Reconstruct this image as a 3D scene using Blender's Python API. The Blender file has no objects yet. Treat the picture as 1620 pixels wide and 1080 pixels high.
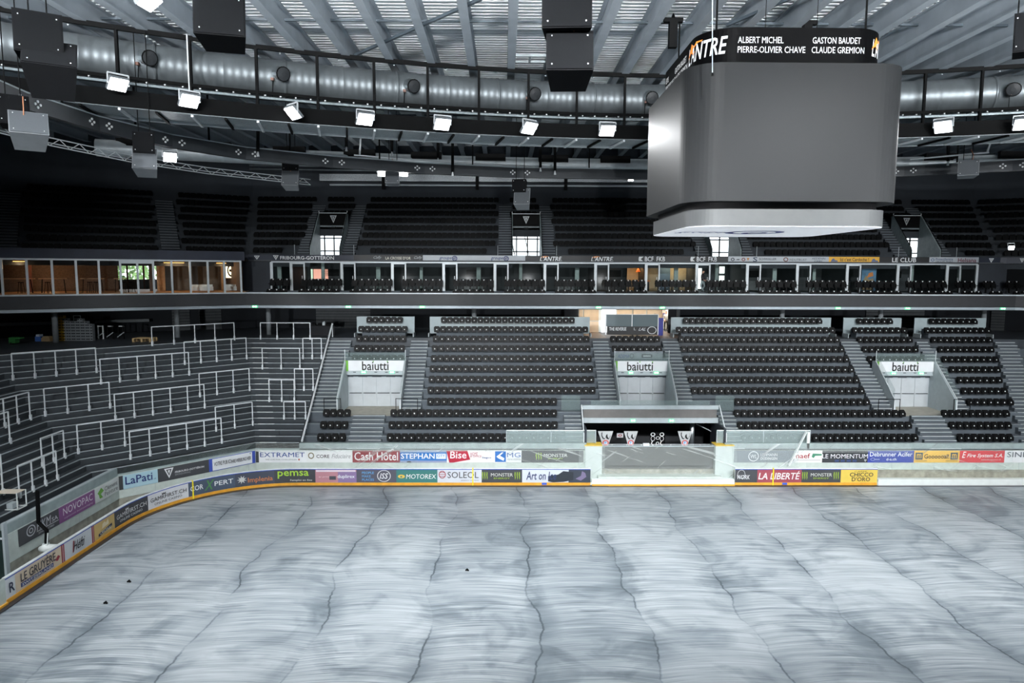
import bpy, math, random
from mathutils import Vector, Matrix
random.seed(7)
SC = bpy.context.scene
COL = SC.collection
PI = math.pi
# ---------------------------------------------------------------- camera
CAM_Z, FPX = 13.8, 1080.0
_p, _y, _r = math.radians(5.8), math.radians(0.7), math.radians(0.2)
CFW = Vector((math.sin(_y)*math.cos(_p), math.cos(_y)*math.cos(_p), -math.sin(_p)))
_rt = Vector((math.cos(_y), -math.sin(_y), 0)); _up = _rt.cross(CFW)
CR = _rt*math.cos(_r) + _up*math.sin(_r); CU = _up*math.cos(_r) - _rt*math.sin(_r)
CPOS = Vector((0, 0, CAM_Z))
cam = bpy.data.cameras.new('camera'); camo = bpy.data.objects.new('camera', cam); COL.objects.link(camo)
cam.sensor_width = 36; cam.lens = 24.0; cam.clip_end = 400
camo.matrix_world = Matrix(((CR.x, CU.x, -CFW.x, 0), (CR.y, CU.y, -CFW.y, 0), (CR.z, CU.z, -CFW.z, CAM_Z), (0, 0, 0, 1)))
SC.camera = camo
# ---------------------------------------------------------------- sky, exposure
W = bpy.data.worlds.new('sky'); SC.world = W; W.use_nodes = True
_bg = W.node_tree.nodes['Background']; _bg.inputs[0].default_value = (0.86, 0.93, 1.0, 1); _bg.inputs[1].default_value = 2.6
SC.view_settings.view_transform = 'Standard'; SC.view_settings.look = 'None'
SC.view_settings.exposure = 0.45; SC.view_settings.gamma = 1.0; SC.view_settings.use_curve_mapping = False
SC.cycles.max_bounces = 8; SC.cycles.diffuse_bounces = 5; SC.cycles.transparent_max_bounces = 16
SC.cycles.sample_clamp_indirect = 6.0; SC.cycles.caustics_reflective = False; SC.cycles.caustics_refractive = False
FLOOD_W = 2000.0          # one arena floodlight
NEAR_K = 8.4              # boost for the added floodlights on the near side
FILL_SPOT_W = 10000.0          # added fill spot for the far balcony and upper tier
UP_W = 21000.0             # added uplight for the roof deck
# ---------------------------------------------------------------- helpers
def at(x, y, X=None, Y=None, Z=None):
    d = CFW*FPX + CR*(x-810) - CU*(y-540)
    t = X/d.x if X is not None else (Y/d.y if Y is not None else (Z-CAM_Z)/d.z)
    return CPOS + d*t
def proj(p):
    v = Vector(p)-CPOS; z = v.dot(CFW)
    return 810+FPX*v.dot(CR)/z, 540-FPX*v.dot(CU)/z
def lin(c): return tuple(((v/255)/12.92 if v/255 <= .04045 else ((v/255+.055)/1.055)**2.4) for v in c)
MATS = {}
def mat(name, rgb, rough=.6, metal=0, var=.12, scale=2.5, bump=0, bscale=30, spec=.5, stretch=None):
    if name in MATS: return MATS[name]
    m = bpy.data.materials.new(name); m.use_nodes = True; MATS[name] = m
    nt = m.node_tree; b = nt.nodes['Principled BSDF']; c = lin(rgb)
    b.inputs['Roughness'].default_value = rough; b.inputs['Metallic'].default_value = metal
    b.inputs['Specular IOR Level'].default_value = spec
    tc = nt.nodes.new('ShaderNodeTexCoord'); src = tc.outputs['Object']
    if stretch:
        mp = nt.nodes.new('ShaderNodeMapping'); mp.inputs['Scale'].default_value = stretch
        nt.links.new(src, mp.inputs['Vector']); src = mp.outputs[0]
    n = nt.nodes.new('ShaderNodeTexNoise'); n.inputs['Scale'].default_value = scale; n.inputs['Detail'].default_value = 4
    nt.links.new(src, n.inputs['Vector'])
    r = nt.nodes.new('ShaderNodeValToRGB')
    r.color_ramp.elements[0].position = .3; r.color_ramp.elements[1].position = .7
    r.color_ramp.elements[0].color = tuple(v*(1-var) for v in c)+(1,)
    r.color_ramp.elements[1].color = tuple(min(1, v*(1+var)) for v in c)+(1,)
    nt.links.new(n.outputs['Fac'], r.inputs[0]); nt.links.new(r.outputs[0], b.inputs['Base Color'])
    if bump:
        n2 = nt.nodes.new('ShaderNodeTexNoise'); n2.inputs['Scale'].default_value = bscale
        nt.links.new(src, n2.inputs['Vector'])
        bp = nt.nodes.new('ShaderNodeBump'); bp.inputs['Strength'].default_value = bump; bp.inputs['Distance'].default_value = .02
        nt.links.new(n2.outputs['Fac'], bp.inputs['Height']); nt.links.new(bp.outputs[0], b.inputs['Normal'])
    return m
def ink(*rgb):
    return mat('print_%d_%d_%d' % rgb, rgb, .5, 0, .04, 1.5)
def emis(name, rgb, k):
    if name in MATS: return MATS[name]
    m = bpy.data.materials.new(name); m.use_nodes = True; MATS[name] = m
    b = m.node_tree.nodes['Principled BSDF']; c = lin(rgb)
    b.inputs['Base Color'].default_value = c+(1,); b.inputs['Emission Color'].default_value = c+(1,)
    b.inputs['Emission Strength'].default_value = k
    return m
def glassy(name, tint=(200, 215, 215), a=.25, rough=.08, film=False, spec=.5):
    """thin clear sheet: mostly transparent, some gloss; film adds wrinkle streaks"""
    if name in MATS: return MATS[name]
    m = bpy.data.materials.new(name); m.use_nodes = True; MATS[name] = m
    nt = m.node_tree; nt.nodes.remove(nt.nodes['Principled BSDF']); out = nt.nodes['Material Output']
    tr = nt.nodes.new('ShaderNodeBsdfTransparent'); tr.inputs[0].default_value = (.97, .985, .98, 1)
    pr = nt.nodes.new('ShaderNodeBsdfPrincipled'); pr.inputs['Base Color'].default_value = lin(tint)+(1,)
    pr.inputs['Roughness'].default_value = rough; pr.inputs['Specular IOR Level'].default_value = spec
    mx = nt.nodes.new('ShaderNodeMixShader'); nt.links.new(tr.outputs[0], mx.inputs[1]); nt.links.new(pr.outputs[0], mx.inputs[2])
    if film:
        tc = nt.nodes.new('ShaderNodeTexCoord'); acc = None
        for rot, off in ((.62, 0), (-.3, 7.3)):
            m1 = nt.nodes.new('ShaderNodeMapping'); m1.inputs['Rotation'].default_value = (0, rot, 0); m1.inputs['Location'].default_value = (off, 0, off)
            m2 = nt.nodes.new('ShaderNodeMapping'); m2.inputs['Scale'].default_value = (.16, .3, 2.4)
            nt.links.new(tc.outputs['Object'], m1.inputs[0]); nt.links.new(m1.outputs[0], m2.inputs[0])
            n = nt.nodes.new('ShaderNodeTexNoise'); n.inputs['Scale'].default_value = 1.5; n.inputs['Detail'].default_value = 3; n.inputs['Distortion'].default_value = .25
            nt.links.new(m2.outputs[0], n.inputs['Vector'])
            r = nt.nodes.new('ShaderNodeMapRange'); r.inputs[1].default_value = .6; r.inputs[2].default_value = .8; r.inputs[3].default_value = 0; r.inputs[4].default_value = .55
            nt.links.new(n.outputs['Fac'], r.inputs[0])
            if acc is None: acc = r.outputs[0]
            else:
                q = nt.nodes.new('ShaderNodeMath'); q.operation = 'MAXIMUM'; nt.links.new(acc, q.inputs[0]); nt.links.new(r.outputs[0], q.inputs[1]); acc = q.outputs[0]
        q = nt.nodes.new('ShaderNodeMath'); q.operation = 'ADD'; q.use_clamp = True; q.inputs[1].default_value = a; nt.links.new(acc, q.inputs[0]); nt.links.new(q.outputs[0], mx.inputs[0])
        bp = nt.nodes.new('ShaderNodeBump'); bp.inputs['Strength'].default_value = .8; bp.inputs['Distance'].default_value = .1
        nt.links.new(n.outputs['Fac'], bp.inputs['Height']); nt.links.new(bp.outputs[0], pr.inputs['Normal'])
    else:
        mx.inputs[0].default_value = a
    nt.links.new(mx.outputs[0], out.inputs[0])
    return m
class MB:
    def __init__(s): s.v = []; s.f = []; s.m = []
    def add(s, vs, fs, m=0):
        o = len(s.v); s.v += [tuple(v) for v in vs]; s.f += [tuple(i+o for i in f) for f in fs]; s.m += [m]*len(fs); return s
    def hexa(s, p, m=0):   # p: 4 bottom (ccw), 4 top
        return s.add(p, [(3,2,1,0),(4,5,6,7),(0,1,5,4),(1,2,6,5),(2,3,7,6),(3,0,4,7)], m)
    def box(s, x0, x1, y0, y1, z0, z1, m=0):
        return s.hexa([(x0,y0,z0),(x1,y0,z0),(x1,y1,z0),(x0,y1,z0),(x0,y0,z1),(x1,y0,z1),(x1,y1,z1),(x0,y1,z1)], m)
    def bar(s, a, b, w, h, up=(0,0,1), m=0, shift=0):
        a = Vector(a); b = Vector(b); d = (b-a).normalized(); u = Vector(up); sd = d.cross(u)
        if sd.length < 1e-4: sd = d.cross(Vector((1,0,0)))
        sd.normalize(); u = sd.cross(d); S = sd*w/2; T = u*h/2; a = a+u*shift; b = b+u*shift
        return s.hexa([a-S-T, a+S-T, b+S-T, b-S-T, a-S+T, a+S+T, b+S+T, b-S+T], m)
    def tube(s, path, r, n=8, m=0, caps=True):
        path = [Vector(p) for p in path]; rs = r if isinstance(r, (list, tuple)) else [r]*len(path); o = len(s.v); ref = None
        for i, p in enumerate(path):
            d = (path[min(i+1, len(path)-1)]-path[max(i-1, 0)]).normalized()
            if ref is None: ref = Vector((0,0,1)) if abs(d.z) < .9 else Vector((1,0,0))
            u = d.cross(ref).normalized(); w = u.cross(d)
            for k in range(n):
                a = 2*PI*k/n; s.v.append(tuple(p+(u*math.cos(a)+w*math.sin(a))*rs[i]))
        for i in range(len(path)-1):
            for k in range(n):
                s.f.append((o+i*n+k, o+i*n+(k+1) % n, o+(i+1)*n+(k+1) % n, o+(i+1)*n+k)); s.m.append(m)
        if caps:
            s.f.append(tuple(o+k for k in range(n-1, -1, -1))); s.m.append(m)
            e = o+(len(path)-1)*n; s.f.append(tuple(e+k for k in range(n))); s.m.append(m)
        return s
    def plate(s, pts, nrm, t, m=0):  # flat polygon with thickness t along nrm
        n = Vector(nrm).normalized(); k = len(pts); A = [Vector(p) for p in pts]; B = [p+n*t for p in A]
        return s.add(A+B, [tuple(range(k-1, -1, -1)), tuple(range(k, 2*k))]+[(i, (i+1) % k, (i+1) % k+k, i+k) for i in range(k)], m)
    def mesh(s, name, mats, smooth=False):
        me = bpy.data.meshes.new(name); me.from_pydata(s.v, [], s.f)
        for mm in (mats if isinstance(mats, (list, tuple)) else [mats]): me.materials.append(mm)
        if any(s.m): me.polygons.foreach_set('material_index', s.m)
        if smooth: me.polygons.foreach_set('use_smooth', [True]*len(s.f))
        me.update(); return me
    def build(s, name, mats, parent=None, smooth=False, **tags):
        return obj(name, s.mesh(name, mats, smooth), parent, **tags)
def obj(name, me, parent=None, loc=None, **tags):
    o = bpy.data.objects.new(name, me); COL.objects.link(o)
    if parent is not None:
        o.parent = parent
        if loc is None: o.matrix_parent_inverse = Matrix.Translation(-root_loc(parent))
    if loc is not None: o.location = loc
    return tag(o, **tags)
def root_loc(o):
    v = Vector((0,0,0))
    while o is not None:
        v = v+Vector(o.location)
        if o.parent is not None: v = v+o.matrix_parent_inverse.translation
        o = o.parent
    return v
def tag(o, label=None, cat=None, group=None, kind=None):
    if label: o['label'] = label
    if cat: o['category'] = cat
    if group: o['group'] = group
    if kind: o['kind'] = kind
    return o
def thing(name, label, cat, loc=(0,0,0), group=None, kind=None):
    o = bpy.data.objects.new(name, None); COL.objects.link(o); o.location = loc; o.empty_display_size = .2
    return tag(o, label, cat, group, kind)
def struct(name, loc=(0,0,0)): return thing(name, None, None, loc, None, 'structure')
def copy_tree(o, parent=None):
    c = o.copy(); COL.objects.link(c); c.parent = parent
    for ch in list(o.children):
        copy_tree(ch, c)
    return c
# ---- plan polylines (travel left-near -> far -> right-near); left normal points outwards
def offs(poly, d):
    out = []; n = len(poly)
    def nrm(i):
        a, b = poly[i], poly[i+1]; l = math.hypot(b[0]-a[0], b[1]-a[1]); return (-(b[1]-a[1])/l, (b[0]-a[0])/l)
    for i, p in enumerate(poly):
        if i == 0: u = nrm(0); k = 1
        elif i == n-1: u = nrm(n-2); k = 1
        else:
            a, b = nrm(i-1), nrm(i); u = (a[0]+b[0], a[1]+b[1]); l = math.hypot(*u); u = (u[0]/l, u[1]/l); k = 1/(u[0]*a[0]+u[1]*a[1])
        out.append((p[0]+u[0]*d*k, p[1]+u[1]*d*k))
    return out
def strips(poly, d0, d1, z0, z1):
    A, B = offs(poly, d0), offs(poly, d1)
    for i in range(len(A)-1):
        q = [A[i], A[i+1], B[i+1], B[i]]
        yield i, [(*c, z0) for c in q]+[(*c, z1) for c in q]
class Path:
    def __init__(s, pts):
        s.p = pts; s.L = [0]
        for a, b in zip(pts, pts[1:]): s.L.append(s.L[-1]+math.hypot(b[0]-a[0], b[1]-a[1]))
    def __call__(s, t):
        i = 0
        while i < len(s.p)-2 and s.L[i+1] < t: i += 1
        a, b = s.p[i], s.p[i+1]; l = s.L[i+1]-s.L[i]; k = (t-s.L[i])/l
        tx, ty = (b[0]-a[0])/l, (b[1]-a[1])/l
        return (a[0]+(b[0]-a[0])*k, a[1]+(b[1]-a[1])*k), (ty, -tx), (tx, ty)
    def at_px(s, x, z, far_ok=False):      # arc length whose point at height z is seen at picture column x
        prev = None; n = 1200; best = (1e9, 0)
        for i in range(n+1):
            t = s.L[-1]*i/n; c = s(t)[0]; v = Vector((c[0], c[1], z))-CPOS
            if v.dot(CFW) < 1: prev = None; continue
            q = proj((c[0], c[1], z))[0]
            if prev is not None and (prev[1]-x)*(q-x) <= 0: return prev[0]+(t-prev[0])*(x-prev[1])/((q-prev[1]) or 1)
            prev = (t, q); best = min(best, (abs(q-x), t))
        if best[0] < 30 and far_ok: return best[1]
        raise ValueError(x)
    def of_x(s, X):          # arc length at world X on the far straight
        for i in range(len(s.p)-1):
            if s.p[i][0] <= X <= s.p[i+1][0]: return s.L[i]+(X-s.p[i][0])/(s.p[i+1][0]-s.p[i][0])*(s.L[i+1]-s.L[i])
PENDING = []
def frame_fn(path, s0, s1, z0, z1, off):
    def fn(u, v, e=0):
        (x, y), (nx, ny), _ = path(s0+(s1-s0)*u); return (x+nx*(off+e), y+ny*(off+e), z0+(z1-z0)*v)
    return fn
def plane_fn(o, ux, vy):
    o = Vector(o); ux = Vector(ux); vy = Vector(vy); n = ux.cross(vy).normalized()
    return lambda u, v, e=0: tuple(o+ux*u+vy*v+n*e)
def lettering(parent, fn, text, u0, v0, u1, v1, rgb, shear=0, bold=0, e=.022, name='lettering'):
    cu = bpy.data.curves.new('t', 'FONT'); cu.body = text; cu.shear = shear; cu.offset = 0 if 'M' in text else min(bold, .011); cu.resolution_u = 2
    o = bpy.data.objects.new('t', cu); COL.objects.link(o); PENDING.append((o, parent, fn, (u0, v0, u1, v1), rgb, e, name))
def flush_text():
    bpy.context.view_layer.update(); dg = bpy.context.evaluated_depsgraph_get()
    for o, parent, fn, (u0, v0, u1, v1), rgb, e, name in PENDING:
        me = o.evaluated_get(dg).to_mesh(); vs = [tuple(v.co) for v in me.vertices]; fs = [tuple(p.vertices) for p in me.polygons]
        o.evaluated_get(dg).to_mesh_clear()
        if not vs: continue
        xa, xb = min(v[0] for v in vs), max(v[0] for v in vs); ya, yb = min(v[1] for v in vs), max(v[1] for v in vs)
        MB().add([fn(u0+(v[0]-xa)/(xb-xa)*(u1-u0), v0+(v[1]-ya)/(yb-ya)*(v1-v0), e) for v in vs], fs).build(name, rgb if not isinstance(rgb, tuple) else ink(*rgb), parent)
    for q in PENDING:
        cu = q[0].data; bpy.data.objects.remove(q[0]); bpy.data.curves.remove(cu)
    PENDING.clear()
def mark(parent, fn, kind, u0, v0, u1, v1, rgb, e=.006, name='emblem', pts=None, t=.25):
    """flat printed shapes on a panel: rect, disc, ring, tri (point down), poly (pts in 0..1 of the box)"""
    mb = MB(); U = lambda a: u0+(u1-u0)*a; V = lambda b: v0+(v1-v0)*b
    if kind == 'rect':
        n = 6
        for i in range(n): mb.add([fn(U(i/n), v0, e), fn(U((i+1)/n), v0, e), fn(U((i+1)/n), v1, e), fn(U(i/n), v1, e)], [(0,1,2,3)])
    elif kind in ('disc', 'ring'):
        n = 20; ri = 0 if kind == 'disc' else 1-t
        P = lambda a, r: fn(U(.5+.5*r*math.cos(a)), V(.5+.5*r*math.sin(a)), e)
        for i in range(n):
            a, b = 2*PI*i/n, 2*PI*(i+1)/n; mb.add([P(a, ri), P(a, 1), P(b, 1), P(b, ri)], [(0,1,2,3)])
    else:
        if kind == 'tri': pts = [(0, 1), (.5, 0), (1, 1)]
        mb.add([fn(U(a), V(b), e) for a, b in pts], [tuple(range(len(pts)))])
    return mb.build(name, ink(*rgb) if isinstance(rgb, tuple) else rgb, parent)
def vmark(parent, fn, u0, v0, u1, v1, rgb=(225, 230, 232), bg=(20, 24, 30), e=.006):   # white shield triangle with a dark core
    mb = MB()
    for box, ee, k in (((0, 0, 1, 1), e, 0), ((.2, .24, .8, .88), e+.004, 1), ((.36, .42, .64, .8), e+.008, 0)):
        a, b, c, d = box; U = lambda q: u0+(u1-u0)*q; V = lambda q: v0+(v1-v0)*q
        mb.add([fn(U(a), V(d), ee), fn(U((a+c)/2), V(b), ee), fn(U(c), V(d), ee)], [(0,1,2)], k)
    return mb.build('emblem', [ink(*rgb), ink(*bg)], parent)
# ---- plan geometry
XC = 10.1
mir = lambda P: [(2*XC-x, y) for x, y in reversed(P)]
_T = [(-23.0, 12), (-23.0, 37.5), (-16.3, 44.2)]; TERR = _T+mir(_T)
_Wl = [(-22.1, 29.6), (-22.1, 38.4), (-16.3, 44.2)]; WALL = _Wl+mir([(-22.1, 12), (-22.1, 38.4), (-16.3, 44.2)])
_B = [(-46, 14), (-43.5, 34), (-37, 43.4), (-20, 53.2)]; BALC = _B+mir(_B)
def arc(cx, cy, r, a0, a1, n=14): return [(cx+r*math.cos(math.radians(a0+(a1-a0)*i/n)), cy+r*math.sin(math.radians(a0+(a1-a0)*i/n))) for i in range(n+1)]
BOARD = Path([(-20.6, 12)]+arc(-13.2, 35.8, 7.4, 180, 90)+[(45, 43.2)])
WALLP = Path(WALL); BALCP = Path(BALC)
ROW0Y, RUN, RISE, ROW0Z = 44.2, .8, .656, 2.2
rowY = lambda i: ROW0Y+RUN*i
rowZ = lambda i: ROW0Z+RISE*i
CONC = 8.75
# ---- shared materials
M_conc = mat('dark_concrete', (84, 92, 99), .75, 0, .14, 1.2, .15, 18)
M_tread = mat('tread_concrete', (78, 86, 92), .7, 0, .14, 1.6)
M_nose = mat('step_nosing', (196, 202, 204), .5, 0, .1, 3)
M_lgrey = mat('light_grey_paint', (176, 186, 190), .55, 0, .06)
M_white = mat('white_paint', (226, 232, 230), .5, 0, .05)
M_pale = mat('pale_wall_panel', (196, 206, 200), .5, 0, .08)
M_rail = mat('galvanised_rail', (222, 227, 230), .45, .1, .08)
M_black = mat('black_steel', (9, 10, 11), .65, 0, .15, spec=.1)
M_dark = mat('dark_wall_paint', (40, 46, 54), .7, 0, .15, .8)
M_seat = mat('black_seat_plastic', (13, 14, 15), .42, 0, .15, 6, spec=.1)
M_galv = mat('galvanised_duct', (168, 176, 180), .34, .85, .18, 2.0)
M_beam = mat('painted_roof_steel', (158, 167, 175), .5, 0, .1, 1)
M_glass = glassy('clear_glass', (50, 60, 60), .05, spec=.1)
M_glassL = glassy('greenish_glass', (160, 180, 178), .13)
M_film = glassy('wrinkled_plastic_film', (225, 232, 230), .14, .22, True)
# ================================================================ FLOOR (bare wet rink surface with scraper streaks and seams)
def ice_material():
    m = bpy.data.materials.new('scraped_rink_surface'); m.use_nodes = True; nt = m.node_tree; L = nt.links; N = nt.nodes.new
    b = nt.nodes['Principled BSDF']
    def math_(op, a, bb=None, c=None):
        n = N('ShaderNodeMath'); n.operation = op
        for i, q in enumerate((a, bb, c)):
            if q is None: continue
            if isinstance(q, (int, float)): n.inputs[i].default_value = q
            else: L.new(q, n.inputs[i])
        return n.outputs[0]
    def noise(vec, sc, det=4, dist=0):
        n = N('ShaderNodeTexNoise'); n.inputs['Scale'].default_value = sc; n.inputs['Detail'].default_value = det; n.inputs['Distortion'].default_value = dist
        L.new(vec, n.inputs['Vector']); return n.outputs['Fac']
    def comb(x, y):
        n = N('ShaderNodeCombineXYZ')
        for i, q in enumerate((x, y)):
            if isinstance(q, (int, float)): n.inputs[i].default_value = q
            else: L.new(q, n.inputs[i])
        return n.outputs[0]
    def ramp(f, a, bb, lo=0., hi=1.):
        n = N('ShaderNodeMapRange'); n.inputs[1].default_value = a; n.inputs[2].default_value = bb; n.inputs[3].default_value = lo; n.inputs[4].default_value = hi
        L.new(f, n.inputs[0]); return n.outputs[0]
    tc = N('ShaderNodeTexCoord'); sx = N('ShaderNodeSeparateXYZ'); L.new(tc.outputs['Object'], sx.inputs[0]); X, Y = sx.outputs[0], sx.outputs[1]
    wob = noise(comb(math_('MULTIPLY', X, .05), math_('MULTIPLY', Y, .22)), 1, 2)
    jag = noise(comb(math_('MULTIPLY', X, .4), math_('MULTIPLY', Y, 3.4)), 1, 3)
    Xw = math_('ADD', X, math_('ADD', math_('MULTIPLY', wob, 2.2), math_('MULTIPLY', jag, .18)))
    lane = math_('FRACT', math_('DIVIDE', math_('ADD', Xw, 49.2), 4.3))
    u = math_('SUBTRACT', lane, .5); u2 = math_('MULTIPLY', u, u)
    Yw = math_('ADD', Y, math_('MULTIPLY', u2, 1.1))
    st = noise(comb(math_('MULTIPLY', X, .16), math_('MULTIPLY', Yw, 3.6)), 1, 8, .5)
    st2 = noise(comb(math_('MULTIPLY', X, .45), math_('MULTIPLY', Yw, 13.0)), 1, 5, .3)
    big = noise(tc.outputs['Object'], .16, 3, .4)
    patch = noise(comb(math_('MULTIPLY', X, .45), math_('MULTIPLY', Y, .5)), 1, 4, 1.0)
    edge = math_('ABSOLUTE', u)                                  # .5 at a seam
    amp = ramp(noise(comb(math_('MULTIPLY', X, .2), math_('MULTIPLY', Y, .3)), 1, 2), .38, .62)
    seam = math_('MULTIPLY', ramp(edge, .488, .497), amp)
    seamw = math_('MULTIPLY', math_('MULTIPLY', ramp(edge, .3, .5), .45), amp)
    msk = ramp(noise(comb(math_('MULTIPLY', X, .3), math_('MULTIPLY', Y, .16)), 1, 3, .6), .38, .66, .5, 1.15)
    sa = math_('SUBTRACT', math_('ADD', math_('MULTIPLY', ramp(st, .3, .7), .34), math_('MULTIPLY', ramp(st2, .3, .7), .46)), .4)
    f = math_('ADD', math_('MULTIPLY', sa, msk), .46)
    li = math_('FLOOR', math_('DIVIDE', math_('ADD', Xw, 49.2), 4.3)); wn_ = N('ShaderNodeTexWhiteNoise'); wn_.noise_dimensions = '1D'; L.new(li, wn_.inputs['W'])
    f = math_('ADD', f, math_('MULTIPLY', math_('SUBTRACT', wn_.outputs['Value'], .5), .16))
    f = math_('ADD', f, math_('MULTIPLY', ramp(big, .3, .7), .22))
    f = math_('SUBTRACT', f, math_('MULTIPLY', ramp(patch, .5, .75), .28))
    f = math_('SUBTRACT', f, math_('MULTIPLY', seamw, ramp(st2, .35, .65)))
    f = math_('SUBTRACT', f, math_('MULTIPLY', seam, .5))
    cr = N('ShaderNodeValToRGB'); e = cr.color_ramp.elements
    e[0].position = -.0; e[0].color = lin((78, 87, 94))+(1,); e[1].position = .85; e[1].color = lin((190, 197, 201))+(1,)
    k = e.new(.35); k.color = lin((122, 132, 139))+(1,)
    L.new(f, cr.inputs[0]); L.new(cr.outputs[0], b.inputs['Base Color'])
    b.inputs['Roughness'].default_value = .42; b.inputs['Specular IOR Level'].default_value = .35
    bp = N('ShaderNodeBump'); bp.inputs['Strength'].default_value = .25; bp.inputs['Distance'].default_value = .05
    L.new(f, bp.inputs['Height']); L.new(bp.outputs[0], b.inputs['Normal'])
    return m
MB().box(-75, 95, -14, 75, -.4, 0).build('floor', ice_material(), kind='structure')
# walkway and kerb between boards and stand wall
kerb = struct('kerb')
for (xa, xb) in ((-12.9, 45),):
    MB().box(xa, xb, 43.24, 44.2, 0, .22).build('kerb_slab', mat('pale_kerb', (214, 224, 216), .5, 0, .08, 2), kerb)
for xa, xb in ((5.75, 15.05), (24.5, 45)):
    MB().box(xa, xb, 43.18, 43.42, 0, .42).build('kerb_upstand', M_white, kerb)
MB().box(5.75, 15.05, 43.05, 43.2, .02, .1).build('kerb_kick_strip', mat('kick_yellow', (232, 170, 60), .5), kerb)
# shade painted as a dark strip along the foot of the boards
MB().box(-12.9, 45, 42.9, 43.3, 0, .012).build('kerb_foot_shade', mat('painted_foot_shade', (40, 46, 56), .3), kerb)
# front wall of the stands
wl = struct('wall_stand_front')
for i, h in strips(WALL, 0, .25, 0, .78): MB().hexa(h).build('wall_base', mat('stained_wall_base', (150, 148, 136), .7, 0, .25, 3), wl)
for i, h in strips(WALL, -.04, .25, .78, 2.1):
    if i == 2:
        for xa, xb in ((-16.3, 5.5), (14.7, 36.5)):
            MB().box(xa, xb, 44.16, 44.45, .78, 2.1).build('wall_panel', M_pale, wl)
    else: MB().hexa(h).build('wall_panel', M_pale, wl)
for i, h in strips(WALL, 0, .25, 2.1, 2.55):
    if i == 2:
        for xa, xb in ((-16.3, 5.5), (14.7, 36.5)):
            MB().box(xa, xb, 44.2, 44.45, 2.1, 2.55).build('wall_upper_panel', mat('grey_green_panel', (150, 164, 164), .4, 0, .1, 1.5), wl)
    else: MB().hexa(h).build('wall_upper_panel', mat('grey_green_panel', (150, 164, 164)), wl)
for i, h in strips(WALL, .02, .23, 2.55, 2.6): 
    if i != 2: MB().hexa(h).build('wall_coping', M_lgrey, wl)
# panel joints on the pale wall
for k in range(27):
    s = 2.2+k*2.85
    (x, y), (nx, ny), (tx, ty) = WALLP(s)
    if 5.4 < x < 14.8: continue
    MB().bar((x+nx*.05, y+ny*.05, .8), (x+nx*.05, y+ny*.05, 1.26), .015, .015).build('panel_joint', M_lgrey, wl)
# ================================================================ FAR SEATED STAND
gs = struct('grandstand')
PIT = [(-11.5, -7.2), (8.15, 12.05), (27.4, 31.7)]
VFL = 3.9
def cut(segs, a, b):
    out = []
    for p, q in segs:
        if b <= p or a >= q: out.append((p, q)); continue
        if p < a: out.append((p, a))
        if q > b: out.append((b, q))
    return out
for i in range(10):
    segs = [(-13.45, 35.0+.3*i)]
    if i < 4: segs = cut(segs, 5.4, 14.8)
    if 3 <= i <= 6:
        for a, b in PIT: segs = cut(segs, a, b)
    for a, b in segs:
        o = MB().box(a, b, rowY(i), rowY(i+1), rowZ(i)-RISE-.05, rowZ(i)).build('row_step', M_conc, gs)
        MB().box(a+.02, b-.02, rowY(i)-.006, rowY(i)+.05, rowZ(i)-.045, rowZ(i)+.004).build('row_edge', mat('row_edge', (120, 128, 132), .6), o)
RPOLY = [(35.0, 44.2), (36.5, 44.2), (43.2, 37.5), (43.2, 12)]
for i in range(10):
    rp = [(min(35.0+.3*i, 36.3), 44.2), (36.5+.0, 44.2), (43.2, 37.5), (43.2, 12)]
    for k, h in strips(rp, RUN*i, RUN*(i+1), rowZ(i)-RISE-.05, rowZ(i)):
        if k == 0: h = [((35.0+.3*i), c[1], c[2]) if q in (0, 3, 4, 7) else c for q, c in enumerate(h)]
        MB().hexa(h).build('row_step', M_conc, gs)
# stairs: two half-steps on every row plus pale nosings
def stairs(xa, xb, i0, i1, parent, top=None):
    w = xb-xa; r3 = RISE/3; d3 = RUN/3
    sm = MB().box(-w/2, w/2, 0, 2*d3, 0, r3).mesh('step', M_tread); sm2 = MB().box(-w/2, w/2, 0, d3, 0, r3).mesh('step', M_tread)
    nm = MB().box(-w/2+.02, w/2-.02, -.008, .055, -.03, .006).mesh('nosing', M_nose)
    xm = (xa+xb)/2
    for i in range(i0, i1):
        yb = rowY(i+1)
        for k, (me, y, z) in enumerate(((sm, yb-2*d3, rowZ(i)), (sm2, yb-d3, rowZ(i)+r3))):
            if top and z+r3 > top: continue
            o = obj('step', me, parent, loc=(xm, y, z)); obj('nosing', nm, o, loc=(0, 0, r3))
        obj('nosing', nm, parent, loc=(xm, rowY(i), rowZ(i)))
AIS = [(-13.4, -11.62), (-7.08, -5.75), (6.8, 8.03), (12.17, 13.4), (25.95, 27.28), (31.82, 32.7)]
for k, (a, b) in enumerate(AIS): stairs(a, b, 3 if k not in (2, 3) else 4, 10, gs)
for a, b in ((-10.35, -8.15), (4.15, 5.35), (14.85, 16.05), (28.35, 30.55)): stairs(a, b, 0, 3, gs, 4.0)
for i in range(10): stairs(34.95+.33*i, 36.5+.33*i, i, i+1, gs)
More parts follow.
